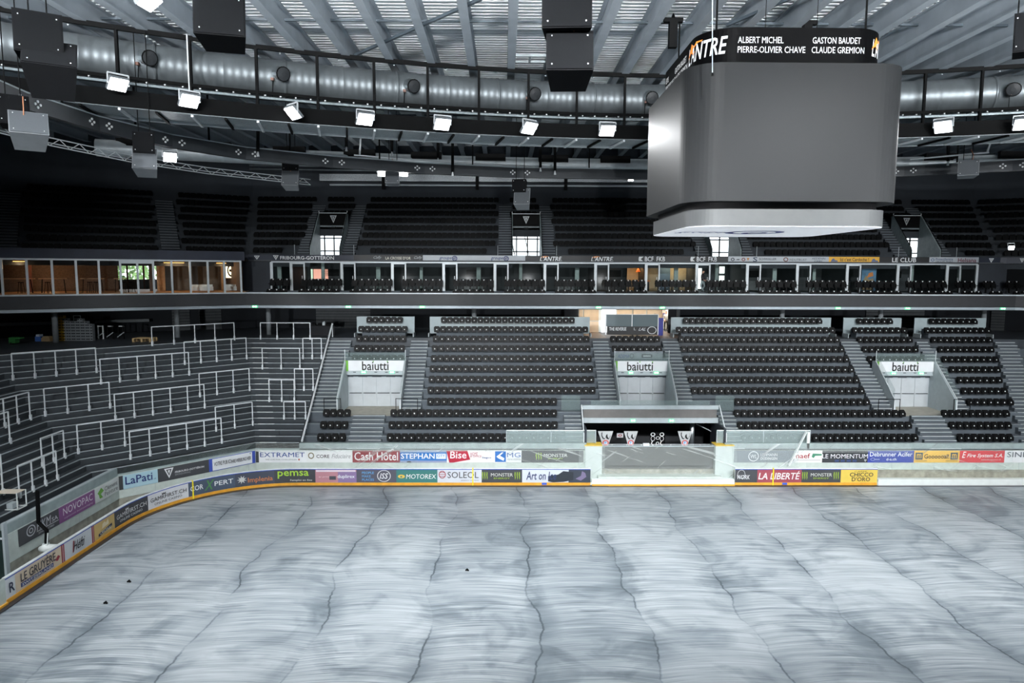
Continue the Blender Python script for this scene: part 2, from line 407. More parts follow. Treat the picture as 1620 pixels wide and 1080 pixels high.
# concourse floor behind the rows, raised rear row platform, light panels behind it
conc = struct('concourse')
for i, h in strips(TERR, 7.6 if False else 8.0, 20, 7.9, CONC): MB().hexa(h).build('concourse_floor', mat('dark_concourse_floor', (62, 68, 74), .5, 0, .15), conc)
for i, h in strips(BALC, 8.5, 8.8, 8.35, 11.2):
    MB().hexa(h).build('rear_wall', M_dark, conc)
REAR = [(-11.5, -7.15), (-5.75, 6.72), (13.38, 25.95), (27.15, 31.6), (32.85, 38.4)]
for a, b in REAR:
    MB().box(a+.5, b-.5, 53.0, 53.9, CONC, rowZ(11)).build('rear_row_platform', M_conc, gs)
    MB().box(a-.1, b+.1, 53.92, 53.98, 8.95, 10.28).build('rear_panel', mat('frosted_rear_panel', (158, 172, 176), .35, 0, .06), gs)
    for x in (a-.1, b+.1): MB().box(x-.03, x+.03, 53.0, 53.98, CONC, 9.05).build('rear_panel_foot', M_lgrey, gs)
# ================================================================ VESTIBULES
M_door = mat('pale_steel_door', (188, 194, 198), .45, 0, .04)
M_exit = emis('exit_green', (60, 215, 130), 1.4); M_exitw = emis('exit_white', (235, 255, 245), 2.0)
def exit_sign(x, y, z, parent, nrm=(0, -1), w=.34):
    tx, ty = -nrm[1], nrm[0]
    c = Vector((x, y, z)); t = Vector((tx, ty, 0)); n = Vector((nrm[0], nrm[1], 0))
    o = MB().bar(c-t*w/2, c+t*w/2, .05, .17).build('exit_sign', M_exit, parent)
    f = plane_fn(c-t*w/2+n*.026-Vector((0, 0, .085)), t*w, (0, 0, .17))
    for a in (.1, .56):
        mb = MB().add([f(a, .2, .003), f(a+.34, .2, .003), f(a+.34, .82, .003), f(a, .82, .003)], [(0,1,2,3)]); mb.build('pictogram', M_exitw, o)
    return o
for n, (a, b) in enumerate(PIT):
    d = struct('door_%d' % (n+1))
    MB().box(a, b, 46.6, 49.9, VFL-.5, VFL-.02).build('landing_slab', M_conc, d)
    MB().box(a, b, 46.62, 49.9, VFL-.02, VFL).build('landing', mat('landing_concrete', (168, 164, 152), .7, 0, .12), d)
    for s, x in ((1, a), (-1, b)):
        xx = x+s*.04; pts = [(xx, 46.75, VFL), (xx, 49.9, VFL), (xx, 49.9, 7.36), (xx, 49.45, 7.36), (xx, 46.75, 4.95)]
        MB().plate(pts, (-s, 0, 0), .1).build('side_wall', M_lgrey, d)
        # sloping glass balustrade with a handrail
        g = MB().plate([(x-s*.05, 46.8, 4.95), (x-s*.05, 49.4, 7.3), (x-s*.05, 49.4, 8.0), (x-s*.05, 46.8, 5.75)], (-s, 0, 0), .02).build('glass_balustrade', M_glassL, d)
        MB().tube([(x-s*.05, 46.75, 3.95), (x-s*.05, 46.75, 5.05), (x-s*.05, 49.45, 7.42)], .035, 6).build('handrail', M_rail, d)
        MB().tube([(x-s*.05, 49.42, 7.3), (x-s*.05, 49.42, 8.15)], .025, 6).build('rail_post', M_rail, d)
    MB().box(a, b, 49.5, 49.9, 6.42, 7.36).build('header', M_lgrey, d)
    MB().box(a, b, 49.45, 50.2, 6.3, 6.42).build('header_soffit', M_lgrey, d)
    MB().box(a-.05, b+.05, 49.42, 49.46, 7.36, 7.95).build('header_glass', M_glassL, d)
    sp = MB().box(a+.05, b-.05, 49.44, 49.5, 6.6, 7.36).build('sign_panel', ink(226, 229, 232), d)
    sf = plane_fn((a+.05, 49.44, 6.6), (b-a-.1, 0, 0), (0, 0, .76))
    lettering(sp, sf, 'baiutti', .27 if n != 1 else .22, .06, .73 if n != 1 else .72, .93, (24, 26, 28), 0, .012)
    for u in ((.455, .475), (.7, .72)): mark(sp, sf, 'rect', u[0]-.0, .86, u[1], .97, (90, 170, 50), .014, 'dot')
    MB().box(a-.02, a+.18, 49.38, 49.5, 6.6, 7.36).build('sign_edge', ink(112, 178, 58), d)
    for k in range(5):
        x = a+(b-a)*(.12+.18*k); MB().box(x, x+.2, 49.49, 49.5, 6.48, 6.52).build('header_slot', M_black, d)
    for u in (.3, .78): exit_sign(a+(b-a)*u, 49.42, 6.5, d)
    # two pairs of leaves
    mid = (a+b)/2; w = (b-a-.2)/4
    MB().box(a, b, 49.86, 49.95, VFL, 6.35).build('door_frame', M_lgrey, d)
    for k in range(4):
        x0 = a+.1+w*k+.012; x1 = a+.1+w*(k+1)-.012
        lf = MB().box(x0, x1, 49.81, 49.86, VFL+.02, 6.22).build('door_leaf', M_door, d)
        MB().tube([(x0+.06, 49.74, VFL+1.02), (x1-.06, 49.74, VFL+1.02)], .022, 6).build('push_bar', M_black, lf)
        MB().box(x0+.35, x0+.7, 49.76, 49.81, 6.05, 6.12).build('door_closer', M_lgrey, lf)
# low dark rail frames beside the outer vestibule landings
for k, (x, lab) in enumerate(((-7.2, 'dark rail frame at the stair foot beside the left vestibule'), (-11.5, 'dark rail frame at the outer stair foot of the left vestibule'), (27.4, 'dark rail frame at the stair foot beside the right vestibule'), (31.7, 'dark rail frame at the outer stair foot of the right vestibule'))):
    s = 1 if k in (0, 3) else -1
    t = thing('stair_rail', lab, 'railing', (x, 46.65, VFL), 'stair foot rails')
    xa, xb = x-s*.25, x+s*(1.25 if k in (0, 2) else .9)
    for q in (xa, xb): MB().bar((q, 46.62, VFL-.2 if q == xa else rowZ(3)), (q, 46.62, 5.1), .035, .035).build('post', M_black, t)
    MB().bar((xa, 46.62, 5.08), (xb, 46.62, 5.08), .035, .035).build('top_rail', M_black, t)
# ================================================================ CENTRAL TUNNEL AND ITS CANOPY
tn = struct('tunnel')
xa, xb = 5.4, 14.8
MB().box(xa, xb, 46.25, 49.9, 3.55, VFL).build('platform', M_conc, tn)
MB().box(xa, xb, 46.1, 46.3, 4.45, 4.72).build('canopy_cap', M_lgrey, tn)
MB().box(xa+.1, xb-.1, 46.16, 46.3, 3.85, 4.45).build('canopy_panel', mat('brown_grey_panel', (112, 110, 108), .6, 0, .08), tn)
MB().box(xa, xb, 46.08, 46.3, 3.5, 3.85).build('canopy_beam', M_lgrey, tn)
for x in (8.9, 11.55): exit_sign(x, 46.05, 3.68, tn)
MB().box(xa-.02, xa+.12, 44.4, 47.4, 0, 3.5).build('side_wall', M_dark, tn)
MB().box(xb-.12, xb+.02, 44.4, 47.4, 0, 3.5).build('side_wall', M_dark, tn)
MB().box(xa, xb, 49.4, 49.6, 0, 3.5).build('rear_wall', mat('tunnel_wall', (30, 32, 35), .7), tn)
MB().box(xa, xb, 44.4, 49.5, .9, 1.0).build('tunnel_floor', M_conc, tn)
for s, x in ((1, xa-.05), (-1, xb+.05)):
    MB().plate([(x, 44.5, 2.35), (x, 46.15, 3.75), (x, 46.15, 4.72), (x, 44.5, 3.3)], (s, 0, 0), .02).build('glass_side', M_glassL, tn)
    MB().tube([(x, 44.45, 2.3), (x, 44.45, 3.1), (x, 46.12, 4.75)], .04, 6).build('handrail', M_rail, tn)
    MB().box(min(x, x-s*1.3), max(x, x-s*1.3), 46.98, 47.0, 4.0, 5.25).build('glass_screen', M_glassL, tn)
MB().box(xa+.6, xb-.6, 46.2, 46.22, 4.72, 5.05).build('canopy_glass', M_glassL, tn)
MB().tube([(13.35, 47.3, 1), (13.35, 47.3, 3.5)], .17, 12).build('duct_pipe', M_galv, tn, True)
MB().bar((13.6, 47.2, 3.2), (14.5, 46.6, 2.8), .05, .05).build('pipe_bracket', M_lgrey, tn)
for x0, x1 in ((6.2, 7.6), (8.0, 9.4), (11.8, 12.9)): MB().box(x0, x1, 47.6, 48.1, 3.15, 3.35).build('soffit_box', mat('soffit_grey', (92, 98, 102), .6), tn)
# upper balustrade glass over the centre vestibule with printed marks
cf = MB().box(8.3, 11.9, 50.55, 50.6, 7.36, 7.95).build('printed_glass_panel', mat('printed_glass', (128, 136, 142), .3, 0, .12), tn)
fn = plane_fn((8.3, 50.55, 7.36), (3.6, 0, 0), (0, 0, .59))
lettering(cf, fn, 'ADEMA', .06, .15, .3, .6, (40, 60, 120), .2, .02); mark(cf, fn, 'ring', .31, .1, .4, .7, (60, 66, 72)); mark(cf, fn, 'rect', .56, .2, .78, .62, (44, 48, 54)); mark(cf, fn, 'rect', .59, .33, .75, .48, (190, 196, 200), .01)
# platform at the head of the centre block: dark fascia, glass box, stool
tp = struct('commentary_platform')
fp = MB().box(8.1, 12.05, 53.2, 53.3, 8.95, 9.6).build('fascia', mat('black_fascia', (22, 24, 27), .5), tp)
ff = plane_fn((8.1, 53.2, 8.95), (3.95, 0, 0), (0, 0, .65))
lettering(fp, ff, 'THE REVERSE', .04, .5, .38, .9, (225, 230, 232), 0, .02); lettering(fp, ff, 'L', .53, .55, .57, .85, (200, 205, 208)); lettering(fp, ff, 'LAL', .62, .5, .76, .85, (200, 205, 208), .5, .01)
mark(fp, ff, 'ring', .8, .1, .98, 1.0, (225, 230, 232), .008, t=.13)
for p, q in (((8.0, 53.3), (8.0, 54.6)), ((12.1, 53.3), (12.1, 54.6))): MB().bar((*p, 9.75), (*q, 9.75), .03, 1.6).build('glass_side', M_glassL, tp)
MB().box(8.0, 12.1, 53.25, 53.28, 9.6, 10.55).build('glass_front', glassy('grey_glass', (104, 120, 126), .8), tp)
MB().box(8.0, 12.1, 53.24, 53.29, 10.52, 10.56).build('glass_cap', M_rail, tp)
for x in (8.0, 10.05, 12.1): MB().box(x-.03, x+.03, 53.23, 53.29, 8.95, 10.55).build('post', M_rail, tp)
# ================================================================ STANDING TERRACE (left corner)
tr = struct('terrace')
TP = _T+[(-13.45, 44.2)]
M_terr = mat('terrace_concrete', (52, 58, 63), .75, 0, .14, 1.4, .1, 15); M_tedge = mat('terrace_edge', (166, 174, 178), .55, 0, .14, 3)
TR = (CONC-2.6)/19
for k in range(20):
    z = 2.6+TR*k
    A = list(strips(TP, .4*k, .4*(k+1) if k < 19 else 8.2, z-TR-.06, z)); B = list(strips(TP, .4*k-.01, .4*k+.06, z-.035, z+.006))
    for (i, h), (_, e) in zip(A, B):
        o = MB().hexa(h).build('terrace_step', M_terr, tr); MB().hexa(e).build('edge_strip', M_tedge, o)
# intermediate low pale steps in the stair beside the bend
for k in range(0, 19):
    z = 2.6+TR*k; x0 = -16.3-.414*.4*k
    MB().box(x0+.25, x0+1.35, 44.2+.4*k-.012, 44.2+.4*k+.07, z-.02, z+.012).build('stair_strip', mat('white_strip', (226, 230, 230), .5), tr)
for k in range(2, 19, 3):     # vertical joints between precast units
    for px_ in (-15.0,):
        MB().box(px_-.01, px_+.01, 44.2+.4*k-.012, 44.2+.4*k, 2.6+TR*(k-1), 2.6+TR*k-.03).build('unit_joint', M_black, tr)
# plinth under the near part of the terrace, behind the pale wall
MB().box(-23.05, -22.95, 12, 37.4, 0, 2.3).build('terrace_plinth', mat('dark_blue_plinth', (34, 40, 58), .7), tr)
# ================================================================ BALCONY RING
bal = struct('balcony')
M_fas = mat('balcony_grey_panel', (52, 54, 57), .6, 0, .06); M_strip = mat('balcony_light_strip', (172, 184, 192), .45, .1, .06)
for i, h in strips(BALC, 0, .3, 11.2, 12.08): MB().hexa(h).build('fascia_panel', M_fas, bal)
for i, h in strips(BALC, -.04, .34, 12.08, 12.17): MB().hexa(h).build('parapet_cap', mat('parapet_cap', (206, 214, 218), .4), bal)
for i, h in strips(BALC, -.03, .4, 10.97, 11.17): MB().hexa(h).build('edge_strip', M_strip, bal)
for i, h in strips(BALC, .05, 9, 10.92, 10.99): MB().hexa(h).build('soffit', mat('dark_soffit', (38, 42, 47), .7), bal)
for i, h in strips(BALC, .3, 1.4, 11.2, 11.45): MB().hexa(h).build('deck', M_conc, bal)
for i, h in strips(BALC, 1.4 , 9, 11.2, 12.2): MB().hexa(h).build('deck', M_conc, bal)
(bx, by), bn, bt = BALCP(BALCP.of_x(-22)); 
for px_ in (403, 551, 668, 947, 1048, 1326, 1436, 1587):
    c = at(px_, 481, Y=53.16)
    if px_ == 403: c = Vector((-19.3, 53.16, 0))
    exit_sign(c.x, 53.15, 11.08, bal, w=.4)
# round concrete columns under the balcony
M_col = mat('column_concrete', (120, 126, 130), .7, 0, .14)
for n, (px_, d) in enumerate(((87, 1.6), (280, 1.6), (425, 1.6), (750, 1.6), (1237, 1.6), (1393, 1.6), (1556, 1.6))):
    pth = Path(offs(BALC, d)); (x, y), _, _ = pth(pth.at_px(px_, 10))
    MB().tube([(x, y, CONC), (x, y, 10.95)], .19, 14).build('column', M_col, conc, True)
# grey roller shutters and dark openings on the concourse rear wall
pr_ = Path(offs(BALC, 8.35))
for a, b, z1, m in ((500, 586, 11, M_lgrey), (1370, 1462, 11, M_lgrey), (272, 300, 11, M_lgrey), (315, 350, 11, M_lgrey), (1568, 1590, 11, M_col)):
    s0, s1 = pr_.at_px(a, 10), pr_.at_px(b, 10); f = frame_fn(pr_, s0, s1, CONC, z1, .03)
    sh = MB().add([f(0,0), f(1,0), f(1,1), f(0,1)], [(0,1,2,3)]).build('roller_shutter', mat('shutter_grey', (104, 110, 114), .6, 0, .1), conc)
    for k in range(1, 9): MB().add([f(0,k/9-.006,.01), f(1,k/9-.006,.01), f(1,k/9+.006,.01), f(0,k/9+.006,.01)], [(0,1,2,3)]).build('slat_line', M_black, sh)
# lit bay behind the centre block: beige panels, bright door, wooden floor
bay = struct('lit_bay')
M_beige = mat('beige_panel', (226, 206, 180), .6, 0, .06); M_wood = mat('brown_wood_floor', (128, 108, 96), .5, 0, .25, 6, stretch=(1, 6, 1))
x0 = at(915, 495, Y=57.6).x; x1 = at(1046, 495, Y=57.6).x
MB().box(x0, x1, 57.7, 57.8, CONC, 10.95).build('bay_backing', M_white, bay)
for a, b in ((916, 922), (924, 947), (976, 1000), (1002, 1022), (1024, 1046)):
    xa, xb = at(a, 495, Y=57.6).x, at(b, 495, Y=57.6).x
    MB().box(xa, xb, 57.55, 57.68, 9.75, 10.93).build('beige_panel', M_beige, bay); MB().box(xa, xb, 57.5, 57.68, CONC, 9.66).build('beige_panel', M_beige, bay)
xa, xb = at(952, 495, Y=57.6).x, at(974, 495, Y=57.6).x
MB().box(xa, xb, 57.5, 57.6, CONC, 10.9).build('lit_door', emis('lit_frosted_door', (245, 248, 255), .8), bay)
MB().box(6.5, 8.0, 52.3, 57.5, CONC-.02, CONC+.01).build('wood_floor', M_wood, bay); MB().box(12.1, 13.9, 52.3, 61.5, CONC-.02, CONC+.01).build('wood_floor', M_wood, bay)
MB().box(x1+.02, x1+.1, 57.5, 61.6, CONC, 10.95).build('bay_side', M_beige, bay)
MB().box(x1+.1, 14.7, 61.5, 61.6, CONC, 10.95).build('corridor_end', M_white, bay)
xd0, xd1 = at(1057, 495, Y=57.0).x, at(1070, 495, Y=57.).x
MB().box(xd0, xd1, 56.95, 57.05, CONC, 10.95).build('dark_pier', M_dark, bay); MB().box(xd1, xd1+.25, 56.8, 57.05, CONC, 10.95).build('grey_pier', M_col, bay)
MB().box(14.6, 14.7, 57.05, 61.6, CONC, 10.95).build('corridor_side', M_white, bay)
xl0, xl1 = at(893, 495, Y=57.).x, at(914, 495, Y=57.).x
MB().box(xl0, xl1, 56.9, 57.0, CONC, 10.95).build('dark_pier', M_dark, bay)
def lamp_panel(name, label, x0, x1, y0, y1, z, rgb, k, watt, group=None):
    t = thing(name, label, 'lamp', ((x0+x1)/2, (y0+y1)/2, z), group)
    MB().box(x0, x1, y0, y1, z, z+.05).build('housing', M_white, t)
    MB().box(x0+.03, x1-.03, y0+.03, y1-.03, z-.012, z-.002).build('diffuser', emis(name+'_glow_%d' % rgb[2], rgb, k), t)
    l = bpy.data.lights.new('lamp_light', 'AREA'); l.energy = watt; l.color = lin(rgb); l.shape = 'RECTANGLE'; l.size = x1-x0; l.size_y = y1-y0
    lo = bpy.data.objects.new('lamp_light', l); COL.objects.link(lo); lo.parent = t; lo.location = (0, 0, -.03)
    return t
lamp_panel('ceiling_lamp', 'long ceiling lamp lighting the beige panels behind the centre block', x0, x1, 56.6, 56.9, 10.85, (255, 238, 215), 2, 60)
lamp_panel('ceiling_lamp', 'bright ceiling lamp over the narrow corridor with two people', x1+.2, 14.5, 58.0, 61, 10.85, (255, 252, 248), 2, 30)
# ================================================================ LOGES
lg = struct('loge_rooms')
MB().box(-18.6, 39, 55.2, 60.6, 12.0, 12.25).build('loge_floor', M_conc, lg)
MB().box(-18.6, 39, 60.4, 60.6, 12.2, 14.7).build('loge_rear_wall', mat('loge_dark_wall', (56, 62, 66), .7, 0, .2, .7), lg)
MB().box(-21, 42, 55.8, 60.6, 14.62, 14.72).build('loge_ceiling', mat('loge_ceiling', (70, 74, 78), .7), lg)
POSTS = [461, 541, 621, 702, 783, 862, 942, 1022, 1102, 1182, 1261, 1340, 1420, 1498]
GX = lambda p, Y=56.0: at(p, 435, Y=Y).x
M_fr = mat('pale_window_frame', (206, 214, 218), .4, .1, .05); M_curt = mat('pale_curtain', (150, 168, 166), .8, 0, .12, 4)
wn = 0
edges = [430]+POSTS+[1545]
for k in range(len(edges)-1):
    wn += 1; w = struct('window_%d' % wn); xa, xb = GX(edges[k]), GX(edges[k+1]); dk = k > 0
    MB().box(xa-.11, xa+.11, 55.95, 56.08, 12.25, 14.55).build('mullion', M_fr, w)
    MB().box(xa, xb, 55.93, 56.08, 14.5, 14.63).build('head_rail', M_fr, w)
    g0 = xa+.11
    if dk:
        j = xa+1.06
        MB().box(j-.055, j+.055, 55.95, 56.08, 12.25, 14.55).build('door_jamb', M_fr, w)
        MB().box(xa+.1, j, 55.95, 56.06, 14.4, 14.5).build('door_head', M_fr, w)
        df = MB().box(xa+.13, j-.06, 56.0, 56.03, 12.27, 14.4).build('door_pane', M_glass, w)
        MB().box(j-.2, j-.16, 55.95, 56.0, 13.2, 13.45).build('door_handle', M_rail, df)
        g0 = j+.06
    MB().box(g0, xb-.1, 56.0, 56.02, 12.3, 14.5).build('pane', M_glass, w)
    MB().box(xa-.06, xa+.06, 56.1, 60.4, 12.25, 14.65).build('partition', M_dark, w)
    if k % 2 == 0 and k < 14: MB().box(xb-1.55, xb-1.2, 57.2, 57.35, 12.25, 14.6).build('curtain', M_curt, w)
    elif k not in (7, 8): MB().box(g0+.9, g0+1.15, 57.6, 57.75, 12.25, 14.6).build('curtain', M_curt, w)
    if k % 3 == 1: MB().box(g0+.5, g0+1.7, 60.3, 60.39, 13.4, 14.0).build('wall_screen', M_black, w)
    if k % 2 == 0: MB().box(g0+.3, xb-1.0, 59.8, 60.35, 12.25, 13.1).build('sideboard', mat('sideboard', (92, 98, 100), .6), w)
MB().box(GX(1545)-.1, GX(1545)+.1, 55.95, 56.08, 12.25, 14.55).build('mullion', M_fr, w)
# bright openings at the rear of some loges
lt = struct('window_rear')
M_day = emis('daylit_window', (235, 245, 240), 1.5); M_pink = emis('daylit_pink', (235, 170, 150), .8); M_grn = emis('daylit_green', (190, 215, 190), 1.1)
for a, b, z0, z1, m, Y in ((492, 494.5, 13.15, 14.0, M_grn, 60.3), (496, 508, 13.15, 14.0, M_pink, 60.3), (510.5, 519, 13.15, 14.0, M_pink, 60.3), (1088, 1093.6, 12.7, 14.35, M_day, 60.3), (1094.6, 1100, 12.7, 14.35, M_day, 60.3), (1104, 1110, 12.4, 14.35, M_day, 60.3), (1138, 1146, 13.75, 14.35, M_day, 60.3), (1138, 1146, 12.9, 13.55, M_day, 60.3), (1233, 1235, 13.2, 13.95, M_grn, 60.3), (1237, 1241, 13.2, 13.95, M_grn, 60.3), (1242.5, 1247, 13.2, 13.95, M_grn, 60.3), (1248.5, 1253, 13.2, 13.95, M_grn, 60.3)):
    MB().box(GX(a, Y), GX(b, Y), Y, Y+.05, z0, z1).build('rear_pane', m, lt)
# warm room and colourful picture
wr = MB().box(GX(992, 59), GX(1086, 59), 59.0, 59.1, 12.25, 14.6).build('loge_warm_wall', mat('warm_wall', (150, 140, 116), .7), lg)
MB().box(GX(1042, 58.9), GX(1060, 58.9), 58.85, 58.95, 12.25, 14.6).build('loge_blue_panel', mat('blue_panel', (70, 96, 120), .6), lg)
lamp_panel('loge_lamp', 'warm ceiling lamp in the amber lit loge', GX(1000, 58), GX(1020, 58), 57.5, 57.9, 14.5, (255, 190, 120), 5, 40)
lamp_panel('loge_lamp', 'ceiling lamp above the long glazed room beside the amber loge', GX(1050, 58), GX(1095, 58), 58.2, 58.5, 14.5, (255, 225, 180), 3, 30)
t = thing('bar_counter', 'orange lit bar counter in the amber lit loge', 'counter', (GX(1008, 57.5), 57.6, 12.25))
MB().box(GX(1003, 57.5), GX(1028, 57.5), 57.3, 57.9, 13.05, 13.15).build('worktop', mat('orange_top', (226, 130, 60), .5), t); MB().box(GX(1004, 57.5), GX(1027, 57.5), 57.4, 57.8, 12.25, 13.05).build('front_panel', M_dark, t)
t = thing('lamp_shade', 'orange cone pendant shade over the lit bar counter', 'lamp', (GX(1010, 57.5), 57.6, 14.0))
MB().tube([(GX(1010, 57.5), 57.6, 13.85), (GX(1010, 57.5), 57.6, 14.15)], [.2, .05], 12).build('shade', mat('orange_shade', (230, 130, 70), .5), t); MB().tube([(GX(1010, 57.5), 57.6, 14.15), (GX(1010, 57.5), 57.6, 14.55)], .01, 5).build('cord', M_black, t)
pc = thing('mural', 'blue and orange landscape picture behind the glass under the yellow sign', 'picture', (GX(1374, 57), 57.0, 12.4))
pn = MB().box(GX(1363, 57), GX(1386, 57), 56.98, 57.03, 12.3, 14.55).build('panel', mat('mural_blue', (84, 128, 160), .6, 0, .35, 2), pc); mf = plane_fn((GX(1363, 57), 56.98, 12.3), (GX(1386, 57)-GX(1363, 57), 0, 0), (0, 0, 2.25))
mark(pc, mf, 'poly', .05, .05, .85, .6, (150, 132, 98), .006, 'hill', [(0, 0), (1, 0), (.95, .8), (.6, .7), (.3, 1), (0, .5)]); mark(pc, mf, 'poly', .35, .5, .8, .72, (214, 130, 60), .01, 'ridge', [(0, 0), (1, .3), (.9, 1), (.3, .8)])
# dark side walls beside the loges and sign band above them
MB().box(-21.2, GX(430)-.1, 56.0, 56.2, 12.2, 14.65).build('loge_side_wall', M_dark, lg); MB().box(GX(1545)+.1, 41.4, 56.0, 56.2, 12.2, 14.65).build('loge_side_wall', M_dark, lg)
sp_ = Path(offs(BALC, 2.7)); 
def sband(label, a, b, rgb, group='sponsor panels above the loges'):
    s0, s1 = sp_.at_px(a, 14.9), sp_.at_px(b, 14.9); f = frame_fn(sp_, s0, s1, 14.63, 15.14, .02)
    c = f(.5, .0); t = thing('sign_panel', label, 'sign', c, group)
    mb = MB(); n = 5
    for i in range(n): 
        for e0 in (0,): mb.add([f(i/n,0), f((i+1)/n,0), f((i+1)/n,1), f(i/n,1), f(i/n,0,-.08), f((i+1)/n,0,-.08), f((i+1)/n,1,-.08), f(i/n,1,-.08)], [(0,1,2,3),(7,6,5,4),(3,2,6,7),(4,5,1,0)])
    mb.build('board', ink(*rgb), t)
    return t, f, (lambda p: (sp_.at_px(p, 14.9)-s0)/(s1-s0))
NAVY = (34, 41, 56); BLK = (24, 26, 29); LG = (178, 184, 190); WHT = (230, 234, 236)
t, f, P = sband('dark navy sign band with one white triangle beside the lounge glazing', 383, 430, NAVY); vmark(t, f, P(402), .22, P(411), .82)
t, f, P = sband('dark navy sign with white team name and triangle emblem', 430, 560, NAVY); vmark(t, f, P(432), .16, P(441), .9); lettering(t, f, 'FRIBOURG-GOTTÉRON', P(443.5), .24, P(528.5), .92, WHT, 0, .03)
t, f, P = sband('black sign with small serif gold and white lettering', 560, 669, BLK); lettering(t, f, "LA CROSSE D'OR", P(610), .3, P(650), .75, (216, 214, 200), 0, .01)
for a in (591, 655): lettering(t, f, 'Cafly', P(a), .3, P(a+13), .85, (170, 176, 178), .5)
t, f, P = sband('long pale grey sign with two round blue logos', 669, 831, LG)
for a in (695, 776.5): lettering(t, f, 'groupe', P(a), .2, P(a+19.5), .72, (36, 52, 110), .3, .02); mark(t, f, 'ring', P(a+20), .1, P(a+28.5), .92, (24, 38, 100), t=.32); lettering(t, f, 'e', P(a+22), .3, P(a+26.5), .72, (24, 38, 100), .2, .04)
t, f, P = sband('black sign with two white slanted wordmarks with orange flames', 831, 1002, BLK)
for a in (853, 934):
    lettering(t, f, "L'ANTRE.", P(a+1), .12, P(a+36), .88, WHT, .25, .03); mark(t, f, 'poly', P(a+1), .5, P(a+15), 1.0, (214, 130, 60), .016, 'flame', [(0, .1), (.3, .5), (.55, .3), (1, .8), (.6, .9), (.3, .8)])
t, f, P = sband('black sign with two white arrow logos and bank initials', 1002, 1152, BLK)
for a in (1010, 1092):
    mark(t, f, 'poly', P(a), .12, P(a+8), .9, (210, 214, 216), .008, 'arrow', [(.1, 1), (1, 1), (.45, .5), (1, 0), (.1, 0), (-.0, .5)]); lettering(t, f, 'BCF_FKB', P(a+10), .02, P(a+42), .92, WHT, 0, .02)
t, f, P = sband('pale grey sign with row of small sponsor logos', 1152, 1311, LG)
for a, c in ((1159, (34, 40, 48)), (1176, (120, 50, 44)), ): mark(t, f, 'ring', P(a-3), .25, P(a+3), .78, c, t=.45)
mark(t, f, 'poly', P(1164), .42, P(1171), .58, (40, 44, 48), .008, 'mark', [(0, .2), (.6, 0), (1, .8), (.4, 1)]); mark(t, f, 'tri', P(1181), .3, P(1185.5), .75, (170, 110, 40)); lettering(t, f, 'S', P(1191), .15, P(1198), .9, (40, 58, 84), 0, .05); lettering(t, f, 'SCHWALLER', P(1200.5), .42, P(1228), .78, (50, 58, 68), 0, .01)
mark(t, f, 'ring', P(1239), .18, P(1247), .88, (110, 70, 60), t=.4); lettering(t, f, 'FIDUTRUST', P(1249), .3, P(1276), .66, (70, 74, 80)); lettering(t, f, 'AEDENN', P(1284), .55, P(1305), .85, (52, 62, 84)); lettering(t, f, 'CASH', P(1288), .16, P(1300), .42, (52, 62, 84), 0, .02)
t, f, P = sband('yellow sign with dark slogan and two shoe drawings', 1311, 1391, (226, 172, 56)); lettering(t, f, "Ici c'est Cardoche !", P(1329), .3, P(1374), .85, (40, 36, 34), 0, .02)
for a in (1314, 1378): mark(t, f, 'poly', P(a), .2, P(a+11), .75, (92, 106, 140), .008, 'shoe', [(0, 0), (1, 0), (1, .35), (.6, .5), (.45, 1), (.2, .8), (.1, .4)])
t, f, P = sband('black sign with large white serif club lettering', 1391, 1470, BLK); lettering(t, f, 'LE CLUB', P(1411), .18, P(1449), .88, WHT, 0, .03)
t, f, P = sband('pale grey sign with blue service logo and dark red wordmark', 1470, 1548, LG); mark(t, f, 'ring', P(1472.5), .3, P(1478), .8, (60, 90, 130), t=.35); lettering(t, f, 'ProtectService', P(1480), .5, P(1507), .85, (44, 66, 110), 0, .02); lettering(t, f, 'GROUPE MOB.E', P(1480), .15, P(1507), .42, (44, 54, 80), 0, .02); lettering(t, f, 'Helsana', P(1515), .2, P(1544), .85, (110, 36, 60), 0, .05)
t, f, P = sband('dark navy sign band with triangle right of the pale sign', 1548, 1592, NAVY); vmark(t, f, P(1564), .16, P(1572), .84)
t, f, P = sband('dark navy sign band with triangle at the right picture edge', 1592, 1640, NAVY); vmark(t, f, P(1613), .16, P(1621), .84)
# dark band above the lounge on the left facet
ld = struct('wall_left_band')
(i_, hh) = [q for q in strips(BALC, .2, .5, 14.62, 15.3)][2]; MB().hexa(hh).build('band_panel', mat('navy_band', (38, 44, 60), .6, 0, .2, 1), ld)
(i_, hh) = [q for q in strips(BALC, .2, .5, 14.62, 15.3)][1]; MB().hexa(hh).build('band_panel', mat('navy_band', (38, 44, 60)), ld)
for i, h in strips(BALC, .5, 3.2, 14.7, 14.85): 
    if i in (1, 2): MB().hexa(h).build('band_roof', M_dark, ld)
